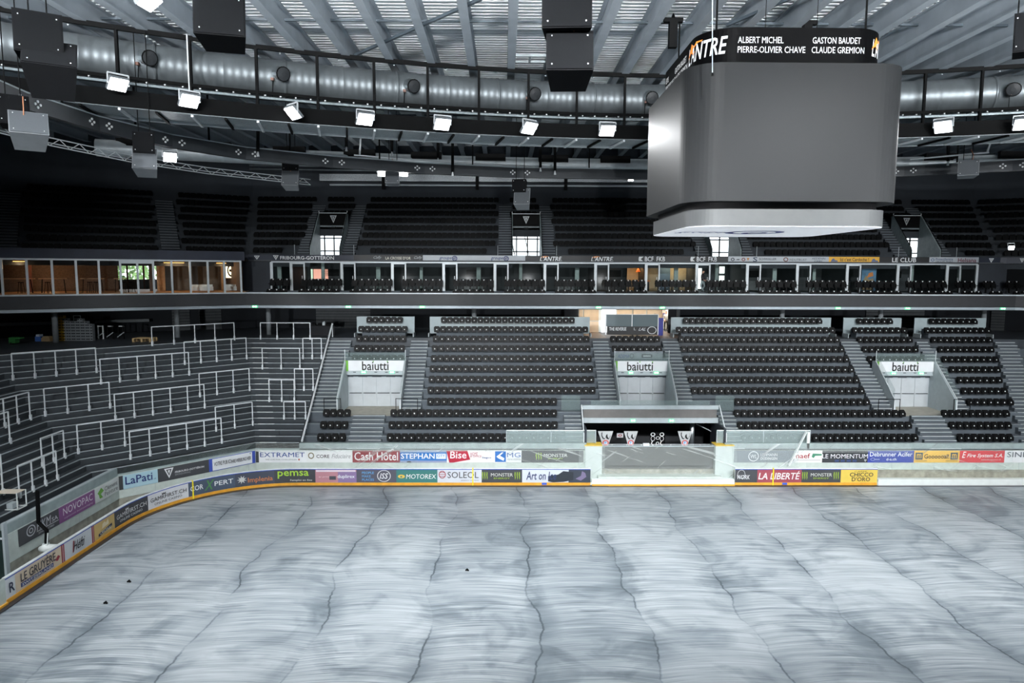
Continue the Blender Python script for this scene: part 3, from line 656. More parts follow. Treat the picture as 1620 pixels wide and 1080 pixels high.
# ================================================================ UPPER TIER
ut = struct('upper_tier')
M_up = mat('upper_concrete', (46, 52, 58), .8, 0, .15, 1); UW = [-14.6, 1.9, 18.3, 34.8]; UZ, UR = 14.9, .674
def far_pieces(d0, d1, z0, z1, cuts, name, m, parent):
    A, B = offs(BALC, d0), offs(BALC, d1); segs = [(A[3][0], A[4][0])]
    for a, b in cuts: segs = cut(segs, a, b)
    for a, b in segs:
        a2 = B[3][0] if a == A[3][0] else a; b2 = B[4][0] if b == A[4][0] else b
        q = [(a, A[3][1]), (b, A[3][1]), (b2, B[3][1]), (a2, B[3][1])]
        MB().hexa([(*c, z0) for c in q]+[(*c, z1) for c in q]).build(name, m, parent)
for i in range(8):
    d0, d1, z = 3.0+.8*i, 3.8+.8*i, UZ+UR*i
    for k, h in strips(BALC, d0, d1, z-UR-.05, z):
        if k != 3: MB().hexa(h).build('row_step', M_up, ut)
    far_pieces(d0, d1, z-UR-.05, z, [(w-1.2, w+1.2) for w in UW] if i <= 3 else [], 'row_step', M_up, ut)
for i, h in strips(BALC, 9.4, 9.7, 19, 25.4): MB().hexa(h).build('rear_wall', mat('upper_rear_wall', (48, 54, 61), .8, 0, .15, .5), ut)
def tier_stairs(s, w, parent, rows=8):
    (x, y), (nx, ny), (tx, ty) = BALCP(s); ox, oy = -nx, -ny; r3, d3 = UR/3, .8/3
    def hx(d0, d1, z0, z1):
        q = [(x+tx*a+ox*d, y+ty*a+oy*d) for a, d in ((-w/2, d0), (w/2, d0), (w/2, d1), (-w/2, d1))]
        return [(*c, z0) for c in q]+[(*c, z1) for c in q]
    for i in range(rows):
        de = 3.8+.8*i; z = UZ+UR*i
        for k in (1, 2):
            if i == 7: continue
            MB().hexa(hx(de-d3*(3-k), de, z+r3*(k-1), z+r3*k)).hexa(hx(de-d3*(3-k)-.006, de-d3*(3-k)+.06, z+r3*k-.04, z+r3*k+.004), 1).build('step', [M_up, mat('upper_nosing', (110, 118, 124), .6)], parent)
        MB().hexa(hx(de-.806, de-.74, z-.04, z+.004)).build('nosing', mat('upper_nosing', (110, 118, 124)), parent)
for w in UW:
    for s in (-1.8, 1.8): tier_stairs(BALCP.of_x(w+s), 1.1, ut)
S_LST = []
for px_ in (265, 12):
    pp = Path(offs(BALC, 6)); (x, y), _, _ = pp(pp.at_px(px_, 17.5))
    a, b = Vector(BALC[2]), Vector(BALC[3]); tt = (b-a).normalized(); s = BALCP.L[2]+(Vector((x, y))-a).dot(tt); S_LST.append(s); tier_stairs(s, 1.3, ut)
pp = Path(offs(BALC, 6)); tier_stairs(BALCP.L[4]+2.2, 1.2, ut); S_R = BALCP.L[4]+2.2
# upper vestibules with daylit windows
for n, w in enumerate(UW):
    d = struct('door_%d' % (4+n)); a, b = w-1.2, w+1.2; eR = 5.0 if n == 3 else 2.2
    MB().box(a, b, 56.2, 66.2, 14.75, 14.9).build('landing', M_up, d)
    MB().box(a-.25, b+.25, 56.05, 56.25, 14.9, 15.12).build('sill', mat('pale_sill', (140, 152, 154), .5), d)
    for s, x in ((1, a), (-1, b)):
        MB().plate([(x+s*.04, 56.3, 14.9), (x+s*.04, 59.5, 14.9), (x+s*.04, 59.5, 18.7), (x+s*.04, 59.2, 18.7), (x+s*.04, 56.3, 15.7)], (-s, 0, 0), .08).build('side_wall', mat('upper_side_wall', (150, 164, 166), .5), d)
        xw = x-2.2 if s == 1 else x+eR; MB().box(xw-.05, xw+.05, 59.5, 66.2, 14.9, 17.4).build('passage_wall', mat('upper_side_wall', (150, 164, 166)), d)
        MB().tube([(x-s*.04, 56.3, 15.1), (x-s*.04, 56.3, 15.85), (x-s*.04, 59.2, 18.8)], .03, 6).build('handrail', M_black, d)
        MB().box(x-s*1.2-.015, x-s*1.2+.015, 56.1, 56.13, 14.9, 15.95).build('post', M_lgrey, d)
    MB().box(a, b, 59.4, 59.55, 17.42, 17.72).build('lintel', mat('pale_lintel', (120, 132, 136), .5), d)
    hp = MB().box(a, b, 59.35, 59.5, 17.72, 18.75).build('header_panel', M_black, d)
    vmark(hp, plane_fn((a, 59.35, 17.72), (b-a, 0, 0), (0, 0, 1.03)), .38, .2, .62, .82, (190, 196, 198))
    MB().bar((a, 59.3, 18.77), (b, 59.3, 18.77), .05, .05).build('header_rail', M_rail, d)
    for x in (a, b): MB().bar((x, 59.3, 17.72), (x, 59.3, 18.95), .05, .05).build('header_post', M_rail, d)
    lettering(hp, plane_fn((a, 59.4, 17.42), (b-a, 0, 0), (0, 0, .3)), 'C%d' % (3-n) if n < 2 else 'C', .42, .2, .58, .8, (30, 34, 36), 0, .02)
    MB().box(a-2.3, b+eR+.1, 59.5, 66.2, 17.3, 17.42).build('passage_ceiling', M_dark, d)
    MB().box(a-2.3, b+eR+.1, 59.6, 66.2, 14.7, 14.88).build('passage_floor', M_up, d)
    for xa_, xb_ in ((a-2.2, a), (b, b+eR)): MB().box(xa_, xb_, 59.5, 59.56, 14.9, 17.4).build('passage_front', M_dark, d)
    wi = struct('window_%d' % (wn+2+n))
    MX = [a-2.2, a-1.3, a-.4, a+.5, a+1.55, a+2.5, b+1.2, b+2.2]+([b+3.1, b+4.0, b+5.0] if n == 3 else [])
    for x in MX: MB().box(x-.06, x+.06, 65.9, 66.0, 14.9, 17.35).build('mullion', mat('dark_mullion', (40, 40, 42), .5), wi)
    for z in (14.95, 15.75, 16.95): MB().box(a-2.2, b+eR, 65.9, 66.0, z-.06, z+.06).build('transom', mat('dark_mullion', (40, 40, 42)), wi)
    for x0, x1 in zip(MX, MX[1:]):
        for z0, z1 in ((15, 15.7), (15.8, 16.9)): MB().box(x0+.06, x1-.06, 65.94, 65.96, z0, z1).build('pane', M_glass, wi)
    br = thing('steel_brace', ('diagonal steel brace outside the leftmost upper window', 'diagonal steel brace outside the upper window left of the screen cube', 'diagonal steel brace outside the upper window under the screen cube', 'diagonal steel brace outside the rightmost upper window')[n], 'brace', (w, 67.5, 14), 'outside braces')
    MB().bar((w-1.2, 67.5, 17.2), (w+2.2, 67.5, 0), .09, .09).build('brace_bar', M_black, br); MB().bar((w+.1, 67.8, 17.4), (w+4.4, 67.8, 0), .07, .07).build('brace_bar', M_black, br)
# ================================================================ OUTER SHELL
def wall_holes(name, p0, p1, z0, z1, holes, m, t=.3):
    st = struct(name); p0 = Vector(p0); p1 = Vector(p1); L = (p1-p0).length; tt = (p1-p0)/L
    def piece(a, b, za, zb):
        if b-a < .01 or zb-za < .01: return
        A, B = p0+tt*a, p0+tt*b; MB().bar((A.x, A.y, (za+zb)/2), (B.x, B.y, (za+zb)/2), t, zb-za).build('wall_piece', m, st)
    c = 0
    for a, b, za, zb in sorted(holes): piece(c, a, z0, z1); piece(a, b, z0, za); piece(a, b, zb, z1); c = b
    piece(c, L, z0, z1); return st
SH = offs(BALC, 12.95); M_shell = mat('shell_wall', (46, 50, 55), .8, 0, .1, .5)
names = ['wall_left_near', 'wall_left', 'wall_left_far', 'wall_far', 'wall_right_far', 'wall_right', 'wall_right_near']
for k in range(7):
    holes = []
    if k == 3: holes = [(w-3.4-SH[3][0], w+(3.4 if w < 30 else 6.2)-SH[3][0], 14.9, 17.3) for w in UW]
    if k == 2:
        a, b = Vector(SH[2]), Vector(SH[3]); holes = []
        pp = Path(SH); s0, s1 = pp.at_px(150, 13.7)-pp.L[2], pp.at_px(268, 13.7)-pp.L[2]; holes = [(max(.3, s0), s1, 13.0, 14.5)]
        LEFT_HOLE = (pp, s0+pp.L[2], s1+pp.L[2])
    wall_holes(names[k], SH[k], SH[k+1], 0, 25.6, holes, M_shell)
E0, E1 = SH[0], SH[-1]
wall_holes('wall_left_end', (E0[0], -13), E0, 0, 25.6, [], M_shell); wall_holes('wall_right_end', E1, (E1[0], -13), 0, 25.6, [], M_shell); wall_holes('wall_near', (E1[0], -13), (E0[0], -13), 0, 25.6, [], M_shell)
# ================================================================ ROOF
DECK = 25.0
rf = struct('ceiling')
mb = MB(); y = -13.5; x0, x1 = -75, 95; q = .36
while y < 72:
    for (ya, za), (yb, zb) in (((0, 0), (.14, 0)), ((.14, 0), (.18, .16)), ((.18, .16), (.32, .16)), ((.32, .16), (.36, 0))):
        mb.add([(x0, y+ya, DECK+za), (x1, y+ya, DECK+za), (x1, y+yb, DECK+zb), (x0, y+yb, DECK+zb)], [(3,2,1,0)])
    y += q
mb.box(x0, x1, -14, 72.5, DECK+.3, DECK+.4, 0)
mb.build('corrugated_deck', mat('galvanised_deck', (224, 229, 231), .5, 0, .1, 1.2), rf)
bm_ = MB(); h = .95
bm_.box(-.19, .19, 0, 80, -h, -h+.05).box(-.025, .025, 0, 80, -h, 0).box(-.19, .19, 0, 80, -.05, 0)
BME = bm_.mesh('roof_beam', M_beam)
for k in range(-19, 31): obj('roof_beam', BME, rf, loc=(.35+1.98*k, -13, DECK))
for yy in (26.6, 31.0, 41, 49): MB().bar((-70, yy, DECK-.35), (90, yy, DECK-.35), .1, .1).build('purlin', mat('dark_purlin', (78, 88, 96), .5, .2), rf)
a, b = at(560, 88, Z=24.3), at(775, -8, Z=24.3); MB().bar(a, b, .12, .12).build('wind_brace', mat('dark_purlin', (78, 88, 96)), rf)
a, b = at(1150, 40, Z=24.3), at(1290, -20, Z=24.3); MB().bar(a, b, .12, .12).build('wind_brace', mat('dark_purlin', (78, 88, 96)), rf)
c = at(838, 96, Z=24.4)
for dx in (-.85, 0, .85): MB().bar((c.x+dx, c.y-.5, 24.5), (c.x+dx, c.y+.5, 24.5), .1, .12).build('hatch_frame', M_lgrey, rf)
for dy in (-.5, .5): MB().bar((c.x-.85, c.y+dy, 24.5), (c.x+.85, c.y+dy, 24.5), .1, .12).build('hatch_frame', M_lgrey, rf)
# ================================================================ SEATS
def rounded(hw0, hw1, z0, z1, cut=.1):
    return [(-hw0, z0), (hw0, z0), (hw1, z0+(z1-z0)*.45), (hw1, z1-cut), (hw1-cut*.8, z1), (-hw1+cut*.8, z1), (-hw1, z1-cut), (-hw1, z0+(z1-z0)*.45)]
def slab(mb, prof, yf, t, m=0):
    k = len(prof); A = [(x, yf(z), z) for x, z in prof]; B = [(x, yf(z)+t, z) for x, z in prof]
    mb.add(A+B, [tuple(range(k)), tuple(range(2*k-1, k-1, -1))]+[(i, i+k, (i+1) % k+k, (i+1) % k) for i in range(k)], m)
def seat_parts():
    b = MB(); slab(b, rounded(.2, .234, .43, .85), lambda z: .08+(z-.42)*.22, .05); b.box(-.05, .05, .12, .3, .46, .54)
    p = MB(); slab(p, rounded(.19, .215, .41, .74, .08), lambda z: -.05+(z-.38)*.2, .08)
    z = .6; y = -.05+(z-.38)*.2-.004; p.add([(-.036, y-.01, z-.036), (.036, y-.01, z-.036), (.036, y+.005, z+.036), (-.036, y+.005, z+.036)], [(0,1,2,3)], 1)
    return b, p
sb_, sp2 = seat_parts(); M_glint = mat('seat_glint_dot', (225, 228, 228), .4)  # white dot painted on each folded seat in place of its highlight
SBM = sb_.mesh('backrest', M_seat); SPM = sp2.mesh('folded_seat', [M_seat, M_glint])
ORD = ['first', 'second', 'third', 'fourth', 'fifth', 'sixth', 'seventh', 'eighth', 'ninth', 'tenth', 'eleventh', 'twelfth', 'thirteenth', 'fourteenth', 'fifteenth', 'sixteenth', 'seventeenth', 'eighteenth', 'nineteenth', 'twentieth', 'twenty-first', 'twenty-second', 'twenty-third', 'twenty-fourth', 'twenty-fifth', 'twenty-sixth', 'twenty-seventh', 'twenty-eighth']
A_, B_, C_, D_, G_, F_, E_ = (-12.45, -10.5), (-8.0, 3.9), (15.8, 28.1), (30.4, 34.7), (-11.45, -7.25), (27.15, 31.55), (8.15, 12.0)
LOW = {}
for i in range(3): LOW[i] = [('A', A_), ('B', B_), ('C', C_), ('D', (30.4, 34.6+.35*i))]
LOW[3] = [('B', (-5.5, 3.9)), ('C', (16.2, 25.9)), ('D', (32.7, 36.1))]
for i in range(4, 12): LOW[i] = [('B', (-5.55, 6.7)), ('C', (13.35, 25.9)), ('D', (32.8, 36.2+.33*(i-4)))]
for i in range(7, 11): LOW[i] += [('G', G_), ('F', F_)]
for i in (8, 9): LOW[i] += [('E', E_)]
LOW[11] = [('G', (-10.8, -7.9)), ('B', (-5.15, 5.8)), ('C', (14.1, 25.25)), ('F', (27.85, 30.9)), ('D', (33.7, 37.6))]
BLK_ = {'A': 'small block beside the terrace rail', 'B': 'block left of the tunnel', 'C': 'block right of the tunnel', 'D': 'rightmost block'}
ROWN = ['front row', 'second row', 'third row', 'fourth row', 'fifth row']
far_seats = []; proto = None
for i in range(12):
    for blk, (a, b) in LOW[i]:
        n = int((b-a)/.48+.02); a0 = (a+b)/2-n*.24+.24
        for j in range(n):
            x, y, z = a0+.48*j, rowY(i)+.5, rowZ(i) if i != 10 else CONC+.01
            if i < 5:
                lab = 'black tip-up seat, %s from the left, %s, %s' % (ORD[j], ROWN[i], BLK_[blk])
                if proto is None:
                    proto = thing('stadium_seat', lab, 'seat', (x, y, z), 'tip-up seats in the front five rows')
                    obj('backrest', SBM, proto, loc=(0,0,0)); obj('folded_seat', SPM, proto, loc=(0,0,0))
                else:
                    c = copy_tree(proto); c.location = (x, y, z); c['label'] = lab
            else: far_seats.append((x, y, z, 0, True))
# upper tier seats
for i in range(8):
    d = 3.5+.8*i; pth = Path(offs(BALC, d)); z = UZ+UR*i
    for seg in range(1, 6):
        a, b = pth.L[seg], pth.L[seg+1]; L = b-a; n = int((L-.5)/.48)
        base_a = Vector(BALC[seg]); bdir = (Vector(BALC[seg+1])-base_a).normalized()
        for j in range(n):
            s = a+(L-n*.48)/2+.24+.48*j; (x, y), (nx, ny), (tx, ty) = pth(s)
            if seg == 3:
                skip = False
                for w in UW:
                    dx = abs(x-w); lim = 2.4 if i > 0 else 3.4
                    if i <= 4 and dx < lim: skip = True
                    if i > 4 and 1.2 < dx < 2.4: skip = True
                if skip: continue
            else:
                sb = BALCP.L[seg]+(Vector((x, y))-base_a).dot(bdir)
                if any(abs(sb-q) < .95 for q in S_LST+[S_R]): continue
            if x > 62 or y < 22: continue
            far_seats.append((x, y, z, math.atan2(ty, tx), False))
mb = MB()
for x, y, z, a, dot in far_seats:
    c, s = math.cos(a), math.sin(a)
    for src in (sb_, sp2):
        o = len(mb.v); mb.v += [(x+v[0]*c-v[1]*s, y+v[0]*s+v[1]*c, z+v[2]) for v in src.v]
        mb.f += [tuple(q+o for q in f) for f in src.f]; mb.m += src.m if dot else [0]*len(src.m)
mb.build('stadium_seats', [M_seat, M_glint], None, label='rows of black tip-up seats filling the upper lower stand and the upper tier', cat='seats', kind='stuff')
# loge armchairs
lb = MB(); slab(lb, rounded(.24, .262, .42, .97, .12), lambda z: .1+(z-.42)*.2, .08); lb.box(-.05, .05, .1, .18, 0, .5)
lp = MB(); slab(lp, rounded(.2, .22, .4, .76, .08), lambda z: -.06+(z-.4)*.2, .1); z = .62; y = -.06+(z-.4)*.2-.004; lp.add([(-.03, y, z-.03), (.03, y, z-.03), (.03, y+.012, z+.03), (-.03, y+.012, z+.03)], [(0,1,2,3)], 1)
la = MB()
for sx in (-1, 1): la.box(sx*.245-.015, sx*.245+.015, -.22, .16, .55, .6).box(sx*.245-.015, sx*.245+.015, .1, .16, .3, .6)
le = MB(); zz = .93; ye = lambda z: .1+(z-.42)*.2-.006; le.add([(-.07, ye(.95), .95), (0, ye(.84), .84), (.07, ye(.95), .95)], [(0,1,2)])
LM = [('backrest', lb.mesh('backrest', M_seat)), ('folded_seat', lp.mesh('folded_seat', [M_seat, M_glint])), ('armrests', la.mesh('armrests', M_seat)), ('emblem', le.mesh('emblem', ink(225, 228, 230)))]
cx = []
for k, p in enumerate([430-19.5+20.6]+[0]*0):
    cx.append(('leftmost', [431, 442, 453]))
for k, p in enumerate(POSTS):
    n = 6 if k < 13 else 3; cx.append((ORD[k+1], [p+20+10.85*j for j in range(n)]))
cx.append(('last', [1562, 1572])); cx.append(('edge', [1599, 1611]))
lproto = None
for name, pxs in cx:
    for rw, (Y, Z, rn) in enumerate(((54.15, 11.45, 'front row'), (55.05, 12.25, 'rear row'))):
        for j, p in enumerate(pxs):
            x = at(p, 449, Y=55.05).x
            where = {'last': 'beside the dark wall right of the loges', 'edge': 'at the far right picture edge'}.get(name, '%s loge %s' % (name, 'from the left' if name != 'leftmost' else 'of the row'))
            lab = 'black loge armchair, %s from left, %s, %s' % (ORD[j], rn, where)
            if lproto is None:
                lproto = thing('loge_armchair', lab, 'armchair', (x, Y, Z), 'loge armchairs on the balcony')
                for nm, me in LM: obj(nm, me, lproto, loc=(0,0,0))
            else:
                c = copy_tree(lproto); c.location = (x, Y, Z); c['label'] = lab
# ================================================================ DASHER BOARDS
M_bw = mat('board_white', (230, 234, 234), .35); M_blue = mat('board_blue_cap', (38, 70, 170), .4); M_kick = mat('kick_yellow', (232, 170, 60)); 
def strip_mb(f, n, v0, v1, e0, e1, mb=None, m=0, u0=0, u1=1):
    mb = mb or MB()
    for i in range(n):
        a, b = u0+(u1-u0)*i/n, u0+(u1-u0)*(i+1)/n
        mb.add([f(a,v0,e1), f(b,v0,e1), f(b,v1,e1), f(a,v1,e1), f(a,v0,e0), f(b,v0,e0), f(b,v1,e0), f(a,v1,e0)], [(0,1,2,3),(7,6,5,4),(3,2,6,7),(4,5,1,0)]+([(4,0,3,7)] if i == 0 else [])+([(1,5,6,2)] if i == n-1 else []), m)
    return mb
def board(label, px0, px1, rgb, cat='rink board'):
    s0, s1 = BOARD.at_px(px0, .65), BOARD.at_px(px1, .65); (x, y), _, _ = BOARD((s0+s1)/2)
    t = thing('dasher_board', label, cat, (x, y, 0), 'dasher boards with adverts around the rink'); n = max(2, int((s1-s0)/.4)) if s0 < BOARD.L[15]+.2 else 1
    b = frame_fn(BOARD, s0, s1, 0, 1, -.1)
    strip_mb(b, n, .02, 1.07, 0, .09).build('backing', M_bw, t)
    strip_mb(b, n, .03, .2, .06, .125).build('kick_strip', M_kick, t)
    strip_mb(b, n, 1.06, 1.105, -.005, .112).build('blue_rail', M_blue, t)
    strip_mb(b, n, 1.105, 1.15, -.03, .11).build('cap_rail', M_bw, t)
    f = frame_fn(BOARD, s0, s1, .21, 1.06, .014)
    strip_mb(frame_fn(BOARD, s0, s1, .21, 1.06, 0), n, 0, 1, -.01, .006).build('advert', ink(*rgb), t)
    return t, f
def monster(t, f, lx=(.0, .17), tx=(.23, .77), rx=(.8, .97)):
    for q in (lx, rx):
        if not q: continue
        for i in range(3):
            a = q[0]+(q[1]-q[0])*(i+.2)/3.2; w = (q[1]-q[0])*.16; mark(t, f, 'poly', a, .2, a+w*1.5, .85, (150, 180, 60), .012, 'claw', [(.2, 1), (.7, .9), (.6, .5), (.8, .3), (.4, 0), (.2, .4), (0, .6)])
    lettering(t, f, 'MONSTER', tx[0], .48, tx[1], .74, (215, 218, 214), 0, .04); lettering(t, f, 'ENERGY', tx[0]+.07, .28, tx[1]-.07, .4, (150, 180, 60), 0, .03)
DG = (66, 68, 72)
t, f = board('white board end with large dark letter at the left picture edge', 9, 24, (216, 220, 222)); lettering(t, f, 'R', .3, .25, .85, .75, (36, 44, 74), 0, .03)
t, f = board('beige board with tall serif cheese lettering and blue subtitle bar', 24, 97, (214, 196, 170))
lettering(t, f, 'LE GRUYÈRE', .1, .42, .85, .98, (46, 44, 56), 0, .015); mark(t, f, 'rect', .1, .14, .8, .36, (52, 66, 120)); lettering(t, f, 'SWITZERLAND', .12, .18, .78, .32, (224, 222, 216), 0, .02, .016); mark(t, f, 'poly', .84, .3, .96, .6, (150, 50, 60), .012, 'mark', [(0, .3), (.6, 1), (1, .6), (.5, 0)])
t, f = board('narrow dark red and white striped board between pale boards', 97, 102, (150, 52, 58)); mark(t, f, 'rect', .36, .02, .5, .98, (224, 220, 218))
t, f = board('pale grey board with black script signature', 102, 145, (206, 210, 214)); lettering(t, f, 'Héfti', .28, .25, .72, .8, (44, 44, 48), .5, .01); mark(t, f, 'poly', .26, .2, .34, .85, (130, 40, 46), .014, 'stroke', [(0, 0), (.5, 0), (1, 1), (.4, 1)])
t, f = board('narrow dark red striped board beside the tan board', 145, 149, (150, 52, 58)); mark(t, f, 'rect', .4, .02, .55, .98, (224, 220, 218))
t, f = board('tan board with beer emblem and slanted blue ribbon', 149, 181, (206, 176, 112)); mark(t, f, 'poly', .18, .12, .85, .5, (40, 50, 76), .01, 'ribbon', [(0, 0), (1, .55), (1, 1), (0, .45)]); mark(t, f, 'poly', .35, .5, .7, .9, (228, 214, 180), .01, 'crown', [(0, 0), (1, .2), (.9, 1), (.6, .6), (.4, .9), (.1, .7)]); lettering(t, f, 'CARDINAL', .24, .2, .8, .4, (214, 214, 210), .3, .02, .018)
for lab, a, b, bg, fg in (('dark grey board with white online casino lettering', 181, 234, DG, (226, 228, 230)), ('white board with black online casino lettering', 234, 298, (218, 220, 224), (40, 40, 42))):
    t, f = board(lab, a, b, bg); lettering(t, f, 'GAMRFIRST.CH', .06, .44, .95, .72, fg, 0, .03); lettering(t, f, 'ONLINE CASINO', .16, .18, .84, .34, fg); mark(t, f, 'poly', .36, .74, .46, .88, fg, .01, 'crown', [(0, 0), (1, 0), (1, 1), (.7, .4), (.5, 1), (.3, .4), (0, 1)])
t, f = board('slate blue board with white lettering and green cross', 298, 372, (76, 88, 106)); lettering(t, f, 'COR', .04, .35, .32, .72, WHT, 0, .03); lettering(t, f, 'X', .34, .18, .56, .9, (82, 140, 84), .3, .06); lettering(t, f, 'PERT', .56, .38, .96, .72, WHT, 0, .03)
t, f = board('dark blue board with pale starburst and orange wordmark', 372, 434, (70, 76, 90)); lettering(t, f, 'Implenia', .32, .14, .96, .62, (206, 130, 84), 0, .01)
mark(t, f, 'poly', .04, .2, .3, .85, (206, 208, 206), .01, 'starburst', [(.5+.5*(1 if k % 2 else .45)*math.cos(PI*k/9), .5+.5*(1 if k % 2 else .45)*math.sin(PI*k/9)) for k in range(18)])
t, f = board('dark grey board with lime green lowercase wordmark', 434, 499, DG); lettering(t, f, 'pemsa', .08, .36, .84, .92, (168, 210, 70), 0, .02); lettering(t, f, "l'emploi en fixe", .38, .1, .92, .28, (214, 216, 214), 0, .02)
t, f = board('mauve pink board with white copier lettering', 499, 564, (184, 132, 142)); mark(t, f, 'rect', .02, .84, .98, .98, (224, 214, 220)); mark(t, f, 'rect', .55, 0, 1, .84, (140, 118, 160), .004); lettering(t, f, 'duplirex', .54, .28, .96, .62, WHT, 0, .03); mark(t, f, 'rect', .34, .22, .5, .5, (74, 76, 84)); lettering(t, f, 'ac print', .08, .36, .34, .52, (228, 200, 205), .2)
t, f = board('plum grey board with blue three line slogan and white oval logo', 564, 627, (84, 84, 96))
for k, w in enumerate(('PEOPLE', 'MAKE', 'PLACES')): lettering(t, f, w, .14, .68-.27*k, .14+(.3 if k != 1 else .22), .86-.27*k, (104, 168, 220), 0, .01)
mark(t, f, 'ring', .52, .06, .86, .98, (228, 230, 232), t=.1); lettering(t, f, 'ISS', .58, .3, .8, .74, (228, 230, 232), .3, .04)
t, f = board('teal green board with white bold wordmark and yellow drop', 627, 692, (62, 122, 118)); lettering(t, f, 'MOTOREX', .24, .3, .97, .66, (232, 236, 236), .1, .05); mark(t, f, 'disc', .04, .34, .21, .62, (222, 184, 80)); mark(t, f, 'disc', .09, .4, .15, .52, (62, 122, 118), .012)
t, f = board('pale board with thin black lettering and red wave circle', 692, 762, (208, 212, 220)); mark(t, f, 'ring', .03, .32, .19, .92, (150, 60, 66), t=.22)
for k in range(3): mark(t, f, 'rect', .05, .46+.15*k, .17, .5+.15*k, (150, 60, 66), .01, 'wave')
lettering(t, f, 'SOLEOL', .23, .36, .93, .84, (46, 46, 50), 0, .0); lettering(t, f, 'ENERGY SYSTEMS', .54, .14, .93, .22, (110, 112, 118))
t, f = board('charcoal energy drink board with green claws beside the pale wave board', 762, 826, DG); monster(t, f)
t, f = board('white art advert board with dark brush stroke at the tunnel', 826, 934, (206, 212, 220)); lettering(t, f, 'Art on Ice', .06, .22, .5, .86, (46, 60, 104), .15, .01); mark(t, f, 'rect', .68, .0, 1, 1, (60, 66, 78), .012); mark(t, f, 'poly', .38, .02, .75, .9, (44, 50, 58), .02, 'brush_stroke', [(0, .1), (.2, .0), (.6, .05), (1, .2), (1, .9), (.6, 1), (.4, .7), (0, .55)]); mark(t, f, 'poly', .78, .15, .94, .9, (120, 110, 140), .02, 'swirl', [(0, .2), (.5, 0), (1, .4), (.9, .8), (.6, 1), (.5, .5)])
t, f = board('dark short board with cut white lettering right of the tunnel', 1163, 1198, DG); lettering(t, f, 'WORK', .08, .25, .66, .6, (220, 224, 226), .2, .02); mark(t, f, 'ring', .1, .3, .45, 1.0, (200, 204, 206), t=.12)
t, f = board('dark red newspaper board with white slanted lettering', 1198, 1268, (156, 74, 84)); lettering(t, f, 'LA LIBERTÉ', .02, .25, .96, .9, (236, 232, 232), .2, .04)
t, f = board('charcoal energy drink board with green claws beside the yellow board', 1268, 1330, DG); monster(t, f)
t, f = board('yellow coffee advert board at the open end of the boards', 1330, 1388, (224, 196, 88)); lettering(t, f, 'CAFFÉ', .36, .82, .7, .94, (110, 90, 40)); lettering(t, f, 'CHICCO', .24, .46, .88, .78, (46, 44, 56), 0, .03); lettering(t, f, "D'ORO", .3, .1, .8, .42, (46, 44, 56), 0, .03)
# yellow straps round the boards, blue tape on the kick strip
for px_, lab in ((305, 'yellow strap round the slate blue board'), (748, 'yellow strap round the pale wave board'), (1223, 'yellow strap round the dark red newspaper board')):
    s = BOARD.at_px(px_, .65); f = frame_fn(BOARD, s-.035, s+.035, .03, 1.16, 0); strip_mb(f, 1, 0, 1, -.14, .05).build('strap', mat('strap_yellow', (250, 226, 40), .5), None, label=lab, cat='strap', group='yellow straps')
for px_, lab in ((861, 'blue tape patch on kick strip of the art advert board'), (1241, 'blue tape patch on kick strip of the newspaper board')):
    s = BOARD.at_px(px_, .1); f = frame_fn(BOARD, s-.16, s+.16, .06, .2, .03); strip_mb(f, 1, 0, 1, 0, .01).build('tape', mat('tape_blue', (60, 96, 200), .5), None, label=lab, cat='tape')
# dark strip standing in for shade at the foot of the curved boards
rs = struct('board_foot_shade')
f = frame_fn(BOARD, 14, BOARD.L[15]+20, 0, .03, 0); strip_mb(f, 120, 0, 1, -.08, .3).build('shade_strip', mat('painted_foot_shade', (40, 46, 56)), rs)
# ================================================================ WALL BANNERS
def banner(label, px0, px1, rgb, z0=1.27, z1=2.08, group='advert banners on the stand wall'):
    s0, s1 = WALLP.at_px(px0, 1.7), WALLP.at_px(px1, 1.7); (x, y), _, _ = WALLP((s0+s1)/2)
    t = thing('advert_banner', label, 'banner', (x, y, z0), group); f = frame_fn(WALLP, s0, s1, z0, z1, .05)
    strip_mb(f, 1, 0, 1, -.0, .02).build('sheet', ink(*rgb), t); g = frame_fn(WALLP, s0, s1, z0, z1, .07)
    return t, g
t, g = banner('charcoal banner with white spiral logo and bold initials near the corner', 27, 91, (70, 72, 76)); mark(t, g, 'ring', .18, .25, .4, .9, (206, 208, 212), t=.2); mark(t, g, 'ring', .24, .42, .34, .73, (206, 208, 212), t=.35)
lettering(t, g, 'HKM', .42, .38, .78, .88, (206, 208, 212), .15, .05); lettering(t, g, 'SA', .8, .42, .96, .68, (206, 208, 212), 0, .02); mark(t, g, 'rect', .42, .3, .98, .34, (206, 208, 212)); lettering(t, g, 'SINCE 1980', .45, .12, .85, .25, (180, 184, 186), 0, .01)
t, g = banner('purple banner with white angular wordmark', 91, 148, (140, 88, 142)); lettering(t, g, 'NOVOPAC', .1, .4, .92, .86, (238, 234, 240), 0, .0); lettering(t, g, 'ergonomic bond packaging', .12, .14, .92, .28, (214, 200, 216), .2)
t, g = banner('white banner with green brush mark and grey painter lettering', 148, 186, (224, 228, 226)); mark(t, g, 'poly', .1, .18, .36, .88, (112, 172, 70), .01, 'leaf', [(.0, .6), (.6, 1), (1, .6), (.5, .4), (.8, 0), (.3, .0), (.2, .4)]); lettering(t, g, 'Clément', .38, .52, .92, .82, (84, 88, 90)); lettering(t, g, 'Peinture', .38, .16, .92, .46, (84, 88, 90))
t, g = banner('narrow dark strip at the wall bend', 188, 194, (60, 62, 64))
t, g = banner('light blue banner with navy rounded wordmark', 194, 249, (170, 202, 214)); lettering(t, g, 'LaPati', .06, .3, .84, .88, (36, 52, 110), 0, .05); lettering(t, g, '.ch', .86, .3, .94, .42, (36, 52, 110))
